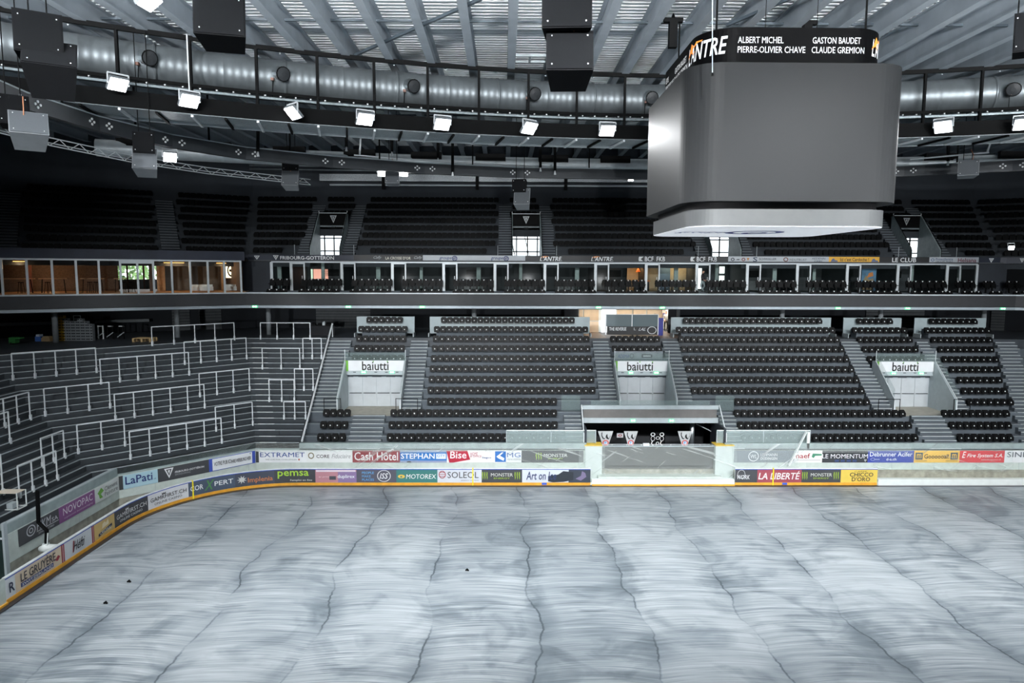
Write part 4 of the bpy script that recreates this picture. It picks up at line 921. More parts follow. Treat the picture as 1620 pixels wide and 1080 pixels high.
t, g = banner('charcoal banner with white team triangle and slanted team name', 249, 330, (66, 68, 72)); vmark(t, g, .12, .16, .3, .92, (228, 230, 232), (60, 62, 66)); lettering(t, g, 'FRIBOURG-GOTTÉRON', .32, .46, .9, .64, (226, 228, 230), .15, .04); lettering(t, g, 'SPONSORING', .32, .26, .62, .4, (150, 154, 156))
t, g = banner('white banner with blue ends and narrow black two line appeal', 330, 403, (62, 84, 176)); mark(t, g, 'rect', .07, .04, .93, .96, (226, 230, 234), .004, 'field'); lettering(t, g, 'VOTRE PUB ICI', .1, .38, .46, .7, (40, 42, 46), 0, .02); lettering(t, g, 'IHRE WERBUNG HIER', .47, .34, .9, .64, (40, 42, 46), 0, .02); vmark(t, g, .87, .76, .91, .9, (60, 62, 66), (220, 224, 226))
t, g = banner('narrow black strip left of the metal wordmark banner', 404, 410, (56, 60, 62))
t, g = banner('white banner with wide blue wordmark and small tagline', 410, 485, (232, 234, 236)); lettering(t, g, 'EXTRAMET', .03, .46, .97, .84, (40, 74, 140), 0, .02); lettering(t, g, 'WE LIVE FOR CHALLENGES', .14, .2, .8, .3, (110, 114, 120)); mark(t, g, 'rect', .83, .18, .86, .32, (180, 90, 70))
t, g = banner('white banner with olive ring and black fiduciary lettering', 485, 558, (230, 232, 232)); mark(t, g, 'ring', .04, .3, .17, .84, (120, 112, 84), t=.32); lettering(t, g, 'CORE', .22, .38, .5, .66, (50, 50, 52), 0, .05); lettering(t, g, 'Fiduciaire', .55, .36, .96, .72, (140, 142, 146), .35)
t, g = banner('dark red banner with thin white hotel wordmark', 558, 633, (140, 44, 52)); lettering(t, g, 'Cash Hôtel', .04, .18, .96, .88, (234, 226, 226), 0, .01)
t, g = banner('blue banner with heavy white name over a workshop photo', 633, 707, (52, 116, 186)); mark(t, g, 'rect', 0, .84, 1, 1, (150, 164, 190)); mark(t, g, 'rect', 0, 0, 1, .16, (146, 156, 186)); mark(t, g, 'disc', .14, -.0, .24, .12, (60, 62, 66), .01, 'wheel'); lettering(t, g, 'STEPHAN', .02, .32, .74, .76, (240, 242, 244), 0, .08); mark(t, g, 'rect', .77, .3, .98, .74, (220, 228, 238)); lettering(t, g, 'CITY', .79, .46, .96, .68, (52, 116, 186), 0, .03, .016)
t, g = banner('white banner with tilted red block and small office lettering', 707, 781, (230, 228, 228)); mark(t, g, 'poly', -.01, 0, .5, 1, (178, 40, 62), .008, 'red_block', [(0, 1), (.88, 1), (1, .25), (.3, 0), (.12, 0)]); lettering(t, g, 'Bise', .07, .34, .42, .94, (240, 232, 234), .05, .02, .018); lettering(t, g, 'HOME', .5, .6, .66, .86, (170, 60, 80), .1); lettering(t, g, '& OFFICE', .5, .44, .74, .62, (170, 60, 80), .1); lettering(t, g, 'bagco', .76, .3, .95, .5, (90, 110, 150), 0, .02)
t, g = banner('white banner with blue diagonal block and blue initials', 781, 825, (230, 232, 234)); mark(t, g, 'rect', .05, .05, .44, .95, (54, 110, 180)); mark(t, g, 'poly', .1, .15, .42, .85, (232, 234, 236), .012, 'arrow', [(0, .5), (.6, 1), (.8, 1), (.4, .6), (.9, .3), (.8, 0), (.2, .3)]); lettering(t, g, 'MG', .48, .44, .96, .84, (44, 90, 164), 0, .08); lettering(t, g, 'MENUISERIE', .48, .2, .96, .34, (140, 144, 150))
t, g = banner('charcoal energy drink banner under plastic left of the tunnel', 825, 923, (58, 60, 64)); monster(t, g, (.22, .34), (.36, .74), None)
t, g = banner('slate grey banner with white round monogram right of the tunnel', 1159, 1256, (112, 122, 130)); mark(t, g, 'ring', .25, .1, .42, .95, (224, 228, 230), t=.14); lettering(t, g, 'WL', .28, .36, .39, .68, (224, 228, 230)); lettering(t, g, 'LEHMANN', .45, .54, .72, .78, (230, 232, 234), 0, .02); lettering(t, g, 'DÜDINGEN', .45, .24, .72, .5, (230, 232, 234), 0, .02)
t, g = banner('white banner with dark red serif name and green horn', 1256, 1300, (232, 232, 230)); lettering(t, g, 'naef', .06, .36, .56, .78, (150, 40, 44), 0, .06); mark(t, g, 'poly', .62, .38, .98, .76, (70, 132, 104), .01, 'horn', [(0, .3), (.2, 0), (.35, .5), (1, .55), (1, .9), (.1, 1)]); mark(t, g, 'rect', .05, .2, .95, .24, (150, 152, 152))
t, g = banner('charcoal banner with wide heavy white lettering and faint blue boxes', 1300, 1372, (56, 58, 62)); lettering(t, g, 'LE MOMENTUM', -.0, .36, 1.0, .72, (236, 238, 240), 0, .06); vmark(t, g, .92, .06, .98, .26, (224, 226, 228), (56, 58, 62))
for k in range(4): mark(t, g, 'rect', .28+.13*k, .06, .37+.13*k, .24, (58, 76, 120), .006)
t, g = banner('royal blue banner with white steel dealer lettering', 1372, 1445, (58, 74, 160)); lettering(t, g, 'Debrunner Acifer', .04, .52, .96, .9, (232, 236, 244), 0, .03); lettering(t, g, 'd-a.ch', .4, .18, .62, .4, (224, 230, 240), 0, .03); mark(t, g, 'ring', .06, .16, .16, .4, (160, 170, 206)); mark(t, g, 'rect', .16, .24, .26, .3, (160, 170, 206))
t, g = banner('amber yellow banner with black cheer between two dark squares', 1445, 1517, (236, 190, 92)); lettering(t, g, 'Goooooal!', .22, .34, .76, .72, (40, 38, 36), 0, .05)
for a in (.03, .8):
    mark(t, g, 'rect', a, .25, a+.16, .84, (66, 84, 96)); lettering(t, g, 'm', a+.03, .36, a+.13, .74, (232, 186, 76), 0, .02, .016)
for a in (.03, .7): mark(t, g, 'rect', a, .12, a+.26, .16, (120, 96, 50))
t, g = banner('bright red banner with white slanted fire company lettering', 1517, 1588, (214, 66, 72)); lettering(t, g, 'Fire System S.A.', .16, .36, .96, .76, (244, 234, 234), .3, .05); lettering(t, g, 'E', .05, .4, .14, .92, (244, 234, 234), .3, .08); lettering(t, g, 'www.firesystem.ch', .48, .18, .92, .3, (240, 200, 200), .2, .01)
t, g = banner('white banner with thin grey letters at the right picture edge', 1588, 1660, (226, 228, 230)); lettering(t, g, 'SINEF', .05, .46, .6, .9, (92, 98, 104))
# ================================================================ SCREEN CUBE
def rrect(cx, cy, w, d, r, n=8):
    pts = []
    for (sx, sy, a0) in ((1, -1, -90), (1, 1, 0), (-1, 1, 90), (-1, -1, 180)):
        for k in range(n+1):
            a = math.radians(a0+90*k/n); pts.append((cx+sx*(w/2-r)+r*math.cos(a), cy+sy*(d/2-r)+r*math.sin(a)))
    return pts
def shell_(pts, z0, z1, bottom=True, top=True):
    k = len(pts); v = [(*p, z0) for p in pts]+[(*p, z1) for p in pts]; f = [(i, (i+1) % k, (i+1) % k+k, i+k) for i in range(k)]
    if bottom: f.append(tuple(range(k-1, -1, -1)))
    if top: f.append(tuple(range(k, 2*k)))
    return MB().add(v, f)
JX, JY, JW = 9.95, 27.15, 7.55
jt = thing('screen_cube', 'large grey rounded cube of video screens hanging over the rink', 'scoreboard', (JX, JY, 15.4))
M_led = mat('grey_led_face', (47, 48, 49), .5, 0, .03, 40, .05, 160, spec=.1); M_led2 = mat('grey_cube_underside', (84, 86, 87), .5, .1, .04)
b_ = shell_(rrect(JX, JY, JW, JW, 1.15, 12), 16.22, 20.75).build('screen_body', M_led, jt)
for p in b_.data.polygons: p.use_smooth = len(p.vertices) == 4 and False
shell_(rrect(JX, JY, JW-.9, JW-.9, 1.0, 12), 15.98, 16.22).build('shadow_gap', mat('gap_dark', (52, 52, 54), .6), jt)
shell_(rrect(JX, JY, JW-.55, JW-.55, 1.0, 12), 15.42, 15.98).build('lower_ring', M_led2, jt)
bp_ = shell_(rrect(JX, JY, JW-.6, JW-.6, .95, 12), 15.395, 15.42).build('bottom_panel', emis('white_panel_glow', (240, 243, 248), .28), jt)  # glow added to the white underside to brighten it
bf = plane_fn((JX-3.2, JY-2.6, 15.395), (6.4, 0, 0), (0, -.0001, 0)) 
bf = lambda u, v, e=0: (JX-3.3+6.6*u, JY+2.9-5.8*v, 15.39-e)
mark(bp_, bf, 'ring', .32, .3, .66, .7, (60, 66, 130), .004, 'logo_ring', t=.28); lettering(bp_, bf, 'e', .42, .4, .56, .6, (60, 66, 130), .2, .05); lettering(bp_, bf, 'groupe', .02, .42, .3, .6, (60, 66, 130), .2, .02)
bd = shell_(rrect(JX, JY, JW-1.05, JW-1.05, 1.3, 14), 20.75, 22.05).build('led_band', mat('black_led_band', (6, 6, 7), .5, 0, .05, spec=.05), jt)
BR = Path([(p[0], p[1]) for p in (lambda q: q[-8:]+q[:8])(rrect(JX, JY, JW-1.05, JW-1.05, 1.3, 14))]) 
# lettering path round the band: left face -> left-front corner -> front face -> right-front corner
rr = rrect(JX, JY, JW-1.05, JW-1.05, 1.3, 14); n14 = 15
cornLF = rr[3*n14:4*n14]; cornRF = rr[0:n14]; cornLB = rr[2*n14:3*n14]
LP = Path([cornLB[-1]]+cornLF+cornRF)
def bt(text, x0, x1, z0, z1, rgb=(214, 218, 220), shear=0, bold=.0):
    a, b = LP.at_px(x0, 21.4, True), LP.at_px(x1, 21.4, True); lettering(bd, frame_fn(LP, a, b, 20.75, 22.05, 0), text, 0, z0, 1, z1, rgb, shear, bold, .012); return a, b
M_txt = emis('led_text', (225, 228, 230), .55); M_or = emis('led_orange', (232, 140, 50), .6)
bt('ALBERT MICHEL', 1167, 1239, .60, .76, M_txt); bt('PIERRE-OLIVIER CHAVE', 1167, 1274, .36, .52, M_txt); bt('GASTON BAUDET', 1285, 1361, .60, .76, M_txt); bt('CLAUDE GREMION', 1284, 1367, .36, .52, M_txt)
a, b = bt("L'ANTRE", 1090, 1151, .36, .82, M_txt, .25, .03); f = frame_fn(LP, a, b, 20.75, 22.05, .0)
FL = [(0, .1), (.3, .35), (.5, .15), (1, .75), (.7, .8), (.55, .6), (.35, .85), (.2, .5)]
mark(bd, f, 'poly', .0, .5, .55, .95, M_or, .02, 'flame', FL)
a, b = bt("L'AN", 1379, 1411, .34, .8, M_txt, .25, .03); f = frame_fn(LP, a, b, 20.75, 22.05, .0); mark(bd, f, 'poly', -.05, .45, 1.0, .92, M_or, .02, 'flame', FL)
bt('GASTON BAUDET', 1068, 1086, .60, .76, M_txt); bt('CLAUDE GREMION', 1067, 1088, .36, .52, M_txt); bt('ALBERT MICHEL', 1044.6, 1058, .60, .76, M_txt); bt('PIERRE-OLIVIER CHAVE', 1044, 1066, .36, .52, M_txt)
for dx, dy in ((-2.6, -2.6), (2.6, -2.6), (-2.6, 2.6), (2.6, 2.6)):
    MB().tube([(JX+dx, JY+dy, 22.0), (JX+dx, JY+dy, 24.2)], .035, 6).build('hoist_chain', M_black, jt)
for dx in (-.9, .9): MB().tube([(JX+dx, JY-2.6, 22.0), (JX+dx, JY-2.6, 24.2)], .012, 5).build('cable', M_black, jt)
MB().bar((JX-3.2, JY-2.6, 24.0), (JX+3.2, JY-2.6, 24.0), .08, .08).build('hoist_bar', M_lgrey, jt)
# hanging line cable in front of the cube's left corner
c0, c1 = at(1127, 0, Y=22.2), at(1127, 115, Y=22.2)
t = thing('hanging_cable', 'thin steel cable hanging before the left corner of the screen cube', 'cable', c1); MB().tube([c0, c1], .018, 5).build('wire', M_lgrey, t); MB().tube([c1, c1-Vector((0, 0, .1))], .035, 6).build('end_weight', M_black, t)
# black T-shaped hoists by the cube
for (px_, py, Y, lab) in ((1065, 33, 30, 'black T-shaped chain hoist left of the screen cube'), (1277, 37, 30, 'black T-shaped chain hoist behind the top of the screen cube')):
    c = at(px_, py, Y=Y); t = thing('chain_hoist', lab, 'hoist', c, 'chain hoists')
    MB().box(c.x-.4, c.x+.4, c.y-.12, c.y+.12, c.z-.07, c.z+.1).build('cross_bar', M_black, t); MB().box(c.x-.17, c.x+.17, c.y-.14, c.y+.14, c.z-1.1, c.z-.07).build('motor_body', M_black, t)
    MB().tube([c, (c.x, c.y, 24.1)], .02, 5).build('chain', M_black, t); MB().tube([(c.x, c.y, c.z+.1), (c.x, c.y, c.z+.3)], [.1, .03], 8).build('hook', M_black, t)
# ================================================================ RING: DUCT, FRAME, CATWALK
RR, RY = 58.0, 38.0
def ring(X, off=0):
    dx = X-XC; r = RR+off; return (X, RY-RR+math.sqrt(max(.01, r*r-dx*dx))*1.0)
def ringpath(x0, x1, off, n): return [ring(x0+(x1-x0)*i/n, off) for i in range(n+1)]
def rp3(x0, x1, off, z, n): return [(*p, z) for p in ringpath(x0, x1, off, n)]
M_ductm = mat('spiral_duct_metal', (116, 123, 127), .42, .55, .14, 1.5)
du = thing('ventilation_duct', 'large silver spiral duct curving along the roof ring', 'duct', ring(XC)+(22.2,))
XS = [-31+2.55*k for k in range(31)]
for k in range(len(XS)-1):
    xa, xb = XS[k], XS[k+1]; n = 32; P = rp3(xa, xb, 0, 23.0, n)
    sg = MB().tube(P, [.85*(1.02 if i % 4 == 0 else 1) for i in range(n+1)], 20, caps=False).build('duct_segment', M_ductm, du, True)
    if k % 2 == 0: MB().tube(rp3(xa-.06, xa+.06, 0, 23.0, 2), .885, 20).build('duct_collar', M_ductm, sg, True)
# black frame: top rail, posts, lower rail in front of the duct
fr = thing('rail_gantry', 'black steel frame of rails and posts before the silver duct', 'frame', ring(XC, -1.3)+(21.6,))
FX = [-29+2.52*k for k in range(30)]
for k in range(len(FX)-1):
    a, b = ring(FX[k], -1.25), ring(FX[k+1], -1.25)
    MB().bar((*a, 24.0), (*b, 24.0), .14, .2).build('top_rail', M_black, fr); MB().bar((*a, 21.98), (*b, 21.98), .12, .14).build('lower_rail', M_black, fr)
    MB().bar((*a, 21.3), (*a, 24.0), .12, .12).build('post', M_black, fr)
    o = ring(FX[k]+.9, -1.0); o2 = ring(FX[k]+.5, .2); MB().bar((*o, 23.9), (*o2, 24.45), .06, .06).build('strut', M_lgrey, fr)
tb = thing('cable_tray', 'grey perforated cable tray running below the silver duct', 'tray', ring(XC, -1.1)+(21.7,))
for k in range(len(FX)-1):
    a, b = ring(FX[k], -1.05), ring(FX[k+1], -1.05); MB().bar((*a, 21.78), (*b, 21.78), .3, .1).build('tray_length', mat('tray_grey', (128, 138, 142), .45, .5, .2, 8), tb)
    for q in range(4):
        u = (q+.5)/4; c = (a[0]+(b[0]-a[0])*u, a[1]+(b[1]-a[1])*u); MB().box(c[0]-.035, c[0]+.035, c[1]-.22, c[1]-.14, 21.86, 21.92).build('stud', M_rail, tb)
cw = thing('catwalk', 'black maintenance catwalk ring with grating and slanted brackets', 'catwalk', ring(XC, -1)+(20.6,))
for k in range(len(FX)-1):
    a, b = ring(FX[k], -1.3), ring(FX[k+1], -1.3); c, d = ring(FX[k], .6), ring(FX[k+1], .6); e, g = ring(FX[k], -2.0), ring(FX[k+1], -2.0)
    MB().bar((*a, 21.1), (*b, 21.1), .06, .7).build('side_plate', M_black, cw); MB().bar((*c, 21.1), (*d, 21.1), .06, .7).build('side_plate', M_black, cw)
    MB().hexa([(*a, 20.72), (*b, 20.72), (*d, 20.72), (*c, 20.72), (*a, 20.76), (*b, 20.76), (*d, 20.76), (*c, 20.76)]).build('grating', mat('grating_grey', (150, 158, 162), .5, .1, .2, 12), cw)
    MB().bar((*c, 20.66), (*d, 20.66), .08, .12).build('edge_tube', M_lgrey, cw)
    for q in (0, .5):
        p = (a[0]+(b[0]-a[0])*q, a[1]+(b[1]-a[1])*q); r2 = (c[0]+(d[0]-c[0])*q-.45, c[1]+(d[1]-c[1])*q)
        MB().bar((*p, 20.66), (*r2, 20.62), .1, .1).build('cross_bracket', M_black if q else M_rail, cw)
# lower duct further back with dark dampers
ld2 = thing('lower_duct', 'thinner silver duct behind the catwalk with dark damper boxes', 'duct', (XC, 47.6, 20.6))
LDX = [-24+4.2*k for k in range(18)]
lring = lambda X: (X, 47.5-(X-XC)**2/190)
for k in range(len(LDX)-1):
    P = [(*lring(LDX[k]+4.2*i/10), 21.0) for i in range(11)]; sg = MB().tube(P, .5, 14, caps=False).build('duct_segment', mat('lower_duct_metal', (196, 204, 208), .4, .25, .1), ld2, True)
    x, y = lring(LDX[k]+2.1); MB().box(x-1.0, x+1.0, y-.62, y-.35, 21.15, 21.6).build('damper_box', M_black, sg)
# ================================================================ GIRDER RING WITH BOLTED JOINTS
gd = thing('ring_girder', 'dark box girder ring with white bolt groups below the catwalk', 'girder', (XC, 45, 20.3))
GP = [(-17.6, 20.0), (-18.3, 27.0), (-17.9, 31.0), (-16.6, 35.0), (-14.2, 38.4), (-10.1, 41.2), (-5.0, 43.6), (1.0, 45.2), (XC, 45.7)]; GP = GP+mir(GP)[1:]
M_gir = mat('dark_girder', (58, 62, 66), .5, .2, .12, 1); M_bolt = mat('white_bolt', (240, 242, 242), .4)
for k in range(len(GP)-1):
    a, b = GP[k], GP[k+1]; sg = MB().bar((*a, 20.2), (*b, 20.2), .3, .62).build('girder_segment', M_gir, gd)
    va = Vector(a); vb = Vector(b); d = (vb-va).normalized(); nn = Vector((d.y, -d.x)); L = (vb-va).length
    MB().bar((*(va+nn*.15), 20.53), (*(vb+nn*.15), 20.53), .05, .05).build('flange_edge', M_lgrey, sg)
    for s in (.5, L-.5):
        for dx, dz in ((-.13, 0), (.13, 0), (0, .11), (0, -.11)):
            p = va+d*(s+dx)+nn*.155; MB().tube([(*p, 20.2+dz), (*(p+nn*.03), 20.2+dz)], .055, 7).build('bolt', M_bolt, sg)
    g = va+d*(L*.5); MB().tube([(*g, 20.5), (*g, 22.9)], .05, 6).build('hanger_rod', M_black, gd)
# thin pipes and a pale duct along the far rear wall
pz = thing('sprinkler_pipe', 'thin pale pipe run crossing below the girder ring', 'pipe', (XC, 46, 20.5))
MB().tube([at(560, 245, Y=44), at(690, 256, Y=45), at(1030, 272, Y=46)], .045, 6).build('pipe_run', M_rail, pz); MB().tube([at(571, 210, Y=44), at(569, 246, Y=44)], .06, 6).build('drop_pipe', M_rail, pz)
MB().tube([at(1440, 252, Y=42), at(1565, 241, Y=40)], .05, 6).build('pipe_run', M_rail, pz); MB().tube([at(1568, 222, Y=40), at(1562, 240, Y=40)], .06, 6).build('drop_pipe', M_rail, pz)
rd = thing('rear_duct', 'flat pale insulated duct along the upper rear wall', 'duct', (XC, 61.8, 21.2))
a, b = at(506, 285, Y=61.6), at(1060, 288, Y=61.6); MB().box(a.x, b.x, 61.5, 62.3, 21.75, 22.35).build('duct_body', mat('foil_insulation', (150, 156, 160), .4, .4, .3, 12), rd)
a2 = at(522, 295, Y=61.4); MB().box(a2.x, b.x, 61.3, 61.5, 21.32, 21.45).build('light_strip', M_lgrey, rd)
for px_ in (607, 755, 895): c = at(px_, 290, Y=61.3); MB().box(c.x-.14, c.x+.14, 61.1, 61.35, 21.0, 22.6).build('wall_post', M_black, rd)
for z in (22.9, 22.6): MB().tube([at(395, 275, Y=60.5).xy.to_3d()+Vector((0, 0, z)), at(640, 270, Y=61.2).xy.to_3d()+Vector((0, 0, z))], .06, 6).build('wall_pipe', M_galv, rd)
# ================================================================ LATTICE TRUSS (left)
ts = thing('lattice_truss', 'silver lattice truss curving along the left corner', 'truss', (-19, 38, 19.6))
TPp = [(-21.3, 24), (-21.5, 29.65), (-21.25, 33), (-20.0, 38), (-17.8, 42.1), (-13.1, 47.2)]; TPt = Path(TPp); n = 46; M_tr = mat('bright_truss', (236, 240, 242), .4, 0, .06)
for k in range(len(TPp)-1):
    for z, o in ((19.98, 0), (19.62, 0), (19.8, .3)):
        a, b = offs(TPp, o)[k], offs(TPp, o)[k+1]; MB().tube([(*a, z), (*b, z)], .03, 6).build('chord', M_tr, ts)
for i in range(n):
    s0, s1 = TPt.L[-1]*i/n, TPt.L[-1]*(i+1)/n; a, b = TPt(s0)[0], TPt(s1)[0]; z0, z1 = (19.98, 19.62) if i % 2 else (19.62, 19.98)
    MB().tube([(*a, z0), (*b, z1)], .02, 5).build('diagonal', M_tr, ts)
# ================================================================ LOUDSPEAKERS
M_box = mat('grey_speaker_cabinet', (120, 124, 128), .6, 0, .08); M_front = mat('dark_speaker_grille', (18, 19, 21), .85, 0, .1, 60, spec=.1)
def cabinet(t, c, w, h, d, yaw, tilt, m=M_box, frame=False):
    R = Matrix.Rotation(yaw, 4, 'Z') @ Matrix.Rotation(tilt, 4, 'X'); T = lambda p: tuple(c+R @ Vector(p))
    def bx(x0, x1, y0, y1, z0, z1): return [T(p) for p in ((x0,y0,z0),(x1,y0,z0),(x1*.999,y1,z0),(x0,y1,z0),(x0,y0,z1),(x1,y0,z1),(x1,y1,z1),(x0,y1,z1))]
    k = .78
    cab = MB().hexa([T(p) for p in ((-w/2,-d/2,-h/2),(w/2,-d/2,-h/2),(w/2*k,d/2,-h/2),(-w/2*k,d/2,-h/2),(-w/2,-d/2,h/2),(w/2,-d/2,h/2),(w/2*k,d/2,h/2),(-w/2*k,d/2,h/2))]).build('cabinet', m, t)
    MB().hexa(bx(-w/2+.03, w/2-.03, -d/2-.025, -d/2, -h/2+.03, h/2-.03)).build('grille', M_front if m is not M_box else mat('grey_speaker_grille', (84, 88, 92), .8, 0, .1, 60, spec=.2), cab)
    for sx in (-1, 1):
        for sz in (-1, 1): MB().tube([T((sx*w*.38, -d/2-.03, sz*h*.36)), T((sx*w*.38, -d/2-.045, sz*h*.36))], .018, 6).build('bolt', M_bolt, cab)
    if frame:
        for sx in (-1, 1): MB().hexa(bx(sx*(w/2+.03)-.03, sx*(w/2+.03)+.03, -d*.4, d*.4, -h*.6, h*.8)).build('side_bracket', M_lgrey, t)
    return T
def speaker(label, cxs, Y, hang=24.0, group='hanging loudspeakers'):
    c0 = at(cxs[0][0], cxs[0][1], Y=Y); t = thing('loudspeaker', label, 'loudspeaker', c0, group)
    for (x, y, wpx, hpx, yaw, tilt, m) in cxs:
        c = at(x, y, Y=Y); sc = Y/FPX; cabinet(t, c, wpx*sc, hpx*sc, wpx*sc*.85, yaw, tilt, m)
    for dx in (-.25, .25): MB().tube([(c0.x+dx, c0.y, c0.z), (c0.x+dx, c0.y, hang)], .02, 5).build('suspension_rod', M_black, t)
    cc = at(cxs[-1][0], cxs[-1][1], Y=Y); MB().tube([(cc.x+.05, cc.y-.3, cc.z+.35), (cc.x+.1, cc.y-.35, cc.z+.75), (cc.x, cc.y-.2, cc.z+1.1)], .018, 5).build('orange_cable', mat('orange_cable', (196, 130, 92), .6), t)
    return t
GB, DB = M_box, mat('black_speaker_cabinet', (22, 23, 25), .8, 0, .1, spec=.1)
speaker('pair of dark loudspeakers high in the left corner with a pale side frame', [(62, 62, 62, 62, .55, -.1, DB), (82, 112, 70, 62, .5, -.75, DB)], 20)
speaker('single large dark loudspeaker under the roof beams left of centre', [(352, 38, 72, 62, .25, -.12, DB)], 19)
speaker('stacked pair of black loudspeakers at the top centre', [(896, 22, 74, 66, -.06, -.05, DB), (900, 98, 70, 64, -.05, -.28, DB)], 17.5)
speaker('pair of loudspeakers at the left edge above the silver truss', [(22, 178, 40, 44, .6, -.1, DB), (46, 208, 50, 40, .6, -.5, GB)], 24)
speaker('grey loudspeaker pair in front of the silver truss', [(229, 228, 30, 32, .35, -.05, DB), (231, 258, 34, 34, .35, -.35, GB)], 30.5)
speaker('grey loudspeaker pair at the end of the silver truss', [(461, 260, 24, 22, .1, -.05, DB), (461, 284, 25, 28, .1, -.3, GB)], 42.6)
speaker('grey loudspeaker pair above the upper window left of the screen cube', [(823, 295, 22, 20, -.25, -.05, DB), (827, 315, 25, 27, -.15, -.35, GB)], 43)
speaker('grey loudspeaker with open side bracket right of the screen cube', [(1530, 268, 28, 24, -.45, -.1, GB)], 40)
speaker('dark loudspeaker cut by the right picture edge', [(1622, 56, 34, 60, -.5, -.1, DB)], 20)
speaker('grey box loudspeaker hanging between two bright floodlights', [(622, 280, 22, 24, 0, -.15, GB)], 44.3)
# ================================================================ FLOODLIGHTS
M_lens = emis('flood_lens', (250, 252, 255), 14.0); M_body = mat('flood_body', (150, 156, 160), .4, .4)
def flood(label, c, aim, s=.8, watt=None, spot=1.9, top=None, group='arena floodlights, seen and added'):
    c = Vector(c); t = thing('floodlight', label, 'floodlight', c, group); d = (Vector(aim)-c).normalized()
    sd = d.cross(Vector((0, 0, 1))).normalized(); up = sd.cross(d)
    H = lambda w, h, a, b: [c+sd*x*w+up*z*h+d*y for (x, y, z) in ((-1,a,-1),(1,a,-1),(1,b,-1),(-1,b,-1),(-1,a,1),(1,a,1),(1,b,1),(-1,b,1))]
    MB().hexa(H(s/2, s*.42, -.14, 0)).build('housing', M_body, t); MB().hexa(H(s/2*.9, s*.42*.88, 0, .03)).build('lens', M_lens, t)
    for k in (-1, 1): MB().bar(c+sd*k*(s/2+.03), c+sd*k*(s/2+.03)-d*.3+up*.3, .04, .06).build('bracket_arm', M_rail, t)
    MB().bar(c+sd*(s/2+.03)-d*.3+up*.3, c-sd*(s/2+.03)-d*.3+up*.3, .05, .06).build('bracket_bar', M_rail, t)
    if top: MB().tube([c-d*.3+up*.3, (c.x, c.y, top)], .03, 6).build('drop_pole', M_rail, t)
    l = bpy.data.lights.new('flood_light', 'SPOT'); l.energy = watt or FLOOD_W; l.spot_size = spot; l.spot_blend = .8; l.shadow_soft_size = .35; l.color = (.965, .985, 1.0)
    lo = bpy.data.objects.new('flood_light', l); COL.objects.link(lo); lo.parent = t; lo.location = d*.08; lo.rotation_euler = d.to_track_quat('-Z', 'Y').to_euler()
    return t
FL_ = [(187, 134, 29.5, 'bright floodlight nearest the left corner loudspeakers'), (300, 160, 32.5, 'bright floodlight hanging on a pole below the left duct'), (463, 179, 34.5, 'edge-on floodlight on the catwalk right of the left pole lamp'),
       (578, 189, 35.5, 'bright tilted floodlight on the catwalk above the twin lamps'), (700, 197, 36, 'floodlight on the catwalk left of the edge-on central lamp'), (838, 203, 36.3, 'edge-on floodlight on the catwalk below the central loudspeakers'), (961, 207, 36.5, 'floodlight on the catwalk just left of the screen cube'), (1492, 201, 35.6, 'tilted floodlight on the catwalk right of the screen cube'), (1619, 197, 34, 'floodlight cut by the right picture edge')]
for px_, py, Y, lab in FL_:
    c = at(px_, py, Y=Y)
    for _ in range(4): c = at(px_, py, Y=ring(c.x, -2.05)[1])
    ax = {463: c.x-14, 838: c.x+14, 1492: c.x-16}.get(px_, XC+(c.x-XC)*.45)
    flood(lab, c, (ax, 17, 0), .8 if px_ not in (187,) else .75, top=23.9 if px_ == 300 else None)
c = at(237, 4, Y=24); flood('floodlight cut by the top picture edge at left', c, (4, 22, 0), .75)
for px_, py, Y, lab, w in ((269, 249, 35, 'low floodlight beside the loudspeaker on the silver truss', 900), (605, 273, 44.3, 'left one of twin floodlights flanking the box loudspeaker', 900), (638, 273, 44.3, 'right one of twin floodlights flanking the box loudspeaker', 900), (1440, 272, 44, 'low floodlight at the right edge of the screen cube', 900), (998, 283, 50, 'small strip floodlight below the girder left of the cube', 300), (1600, 392, 55, 'small bluish floodlight low in the right upper tier', 60)):
    c = at(px_, py, Y=Y); flood(lab, c, (XC+(c.x-XC)*.5, 14, 2), .62 if w > 300 else .4, watt=w)
# unseen floodlights added on the near side to light the far stands
for k, X in enumerate((-18, -10, -2, 6, 14, 22, 30, 38)):
    flood('added floodlight out of view on the near side, %s along from the left end' % ORD[k], (X, 9-((X-XC)/14)**2, 23.2), (XC+(X-XC)*.9, 43, 2), .8, watt=FLOOD_W*NEAR_K, spot=1.18)
for k, (X, Y) in enumerate(((-24, 20), (46, 20), (-25, 12), (47, 12))): flood('added floodlight beyond the frame at the %s end' % ('near left', 'near right', 'far left', 'far right')[k], (X, Y, 22.4), (XC+(X-XC)*.2, 26, 0), .8)  # further unseen floodlights, added at both ends of the rink
# unseen uplights added to brighten the roof deck
for k, X in enumerate([-24+5.3*q for q in range(13)]):
    flood('added upward light out of view under the roof, %s from the left' % ORD[k], (X, 11, 21.6), (X, 19, 27.2), .6, watt=UP_W, spot=1.5, group='added upward lights')
# fill spots added out of view to brighten the far balcony and upper tier
for k, X in enumerate((-16, -6, 4, 16, 26, 36)):
    flood('added fill spot out of view behind the camera, %s from the left' % ORD[k], (X, -2, 12.5), (XC+(X-XC)*1.15, 56, 13.4), .5, watt=FILL_SPOT_W, spot=.5, group='added fill spots behind the camera')
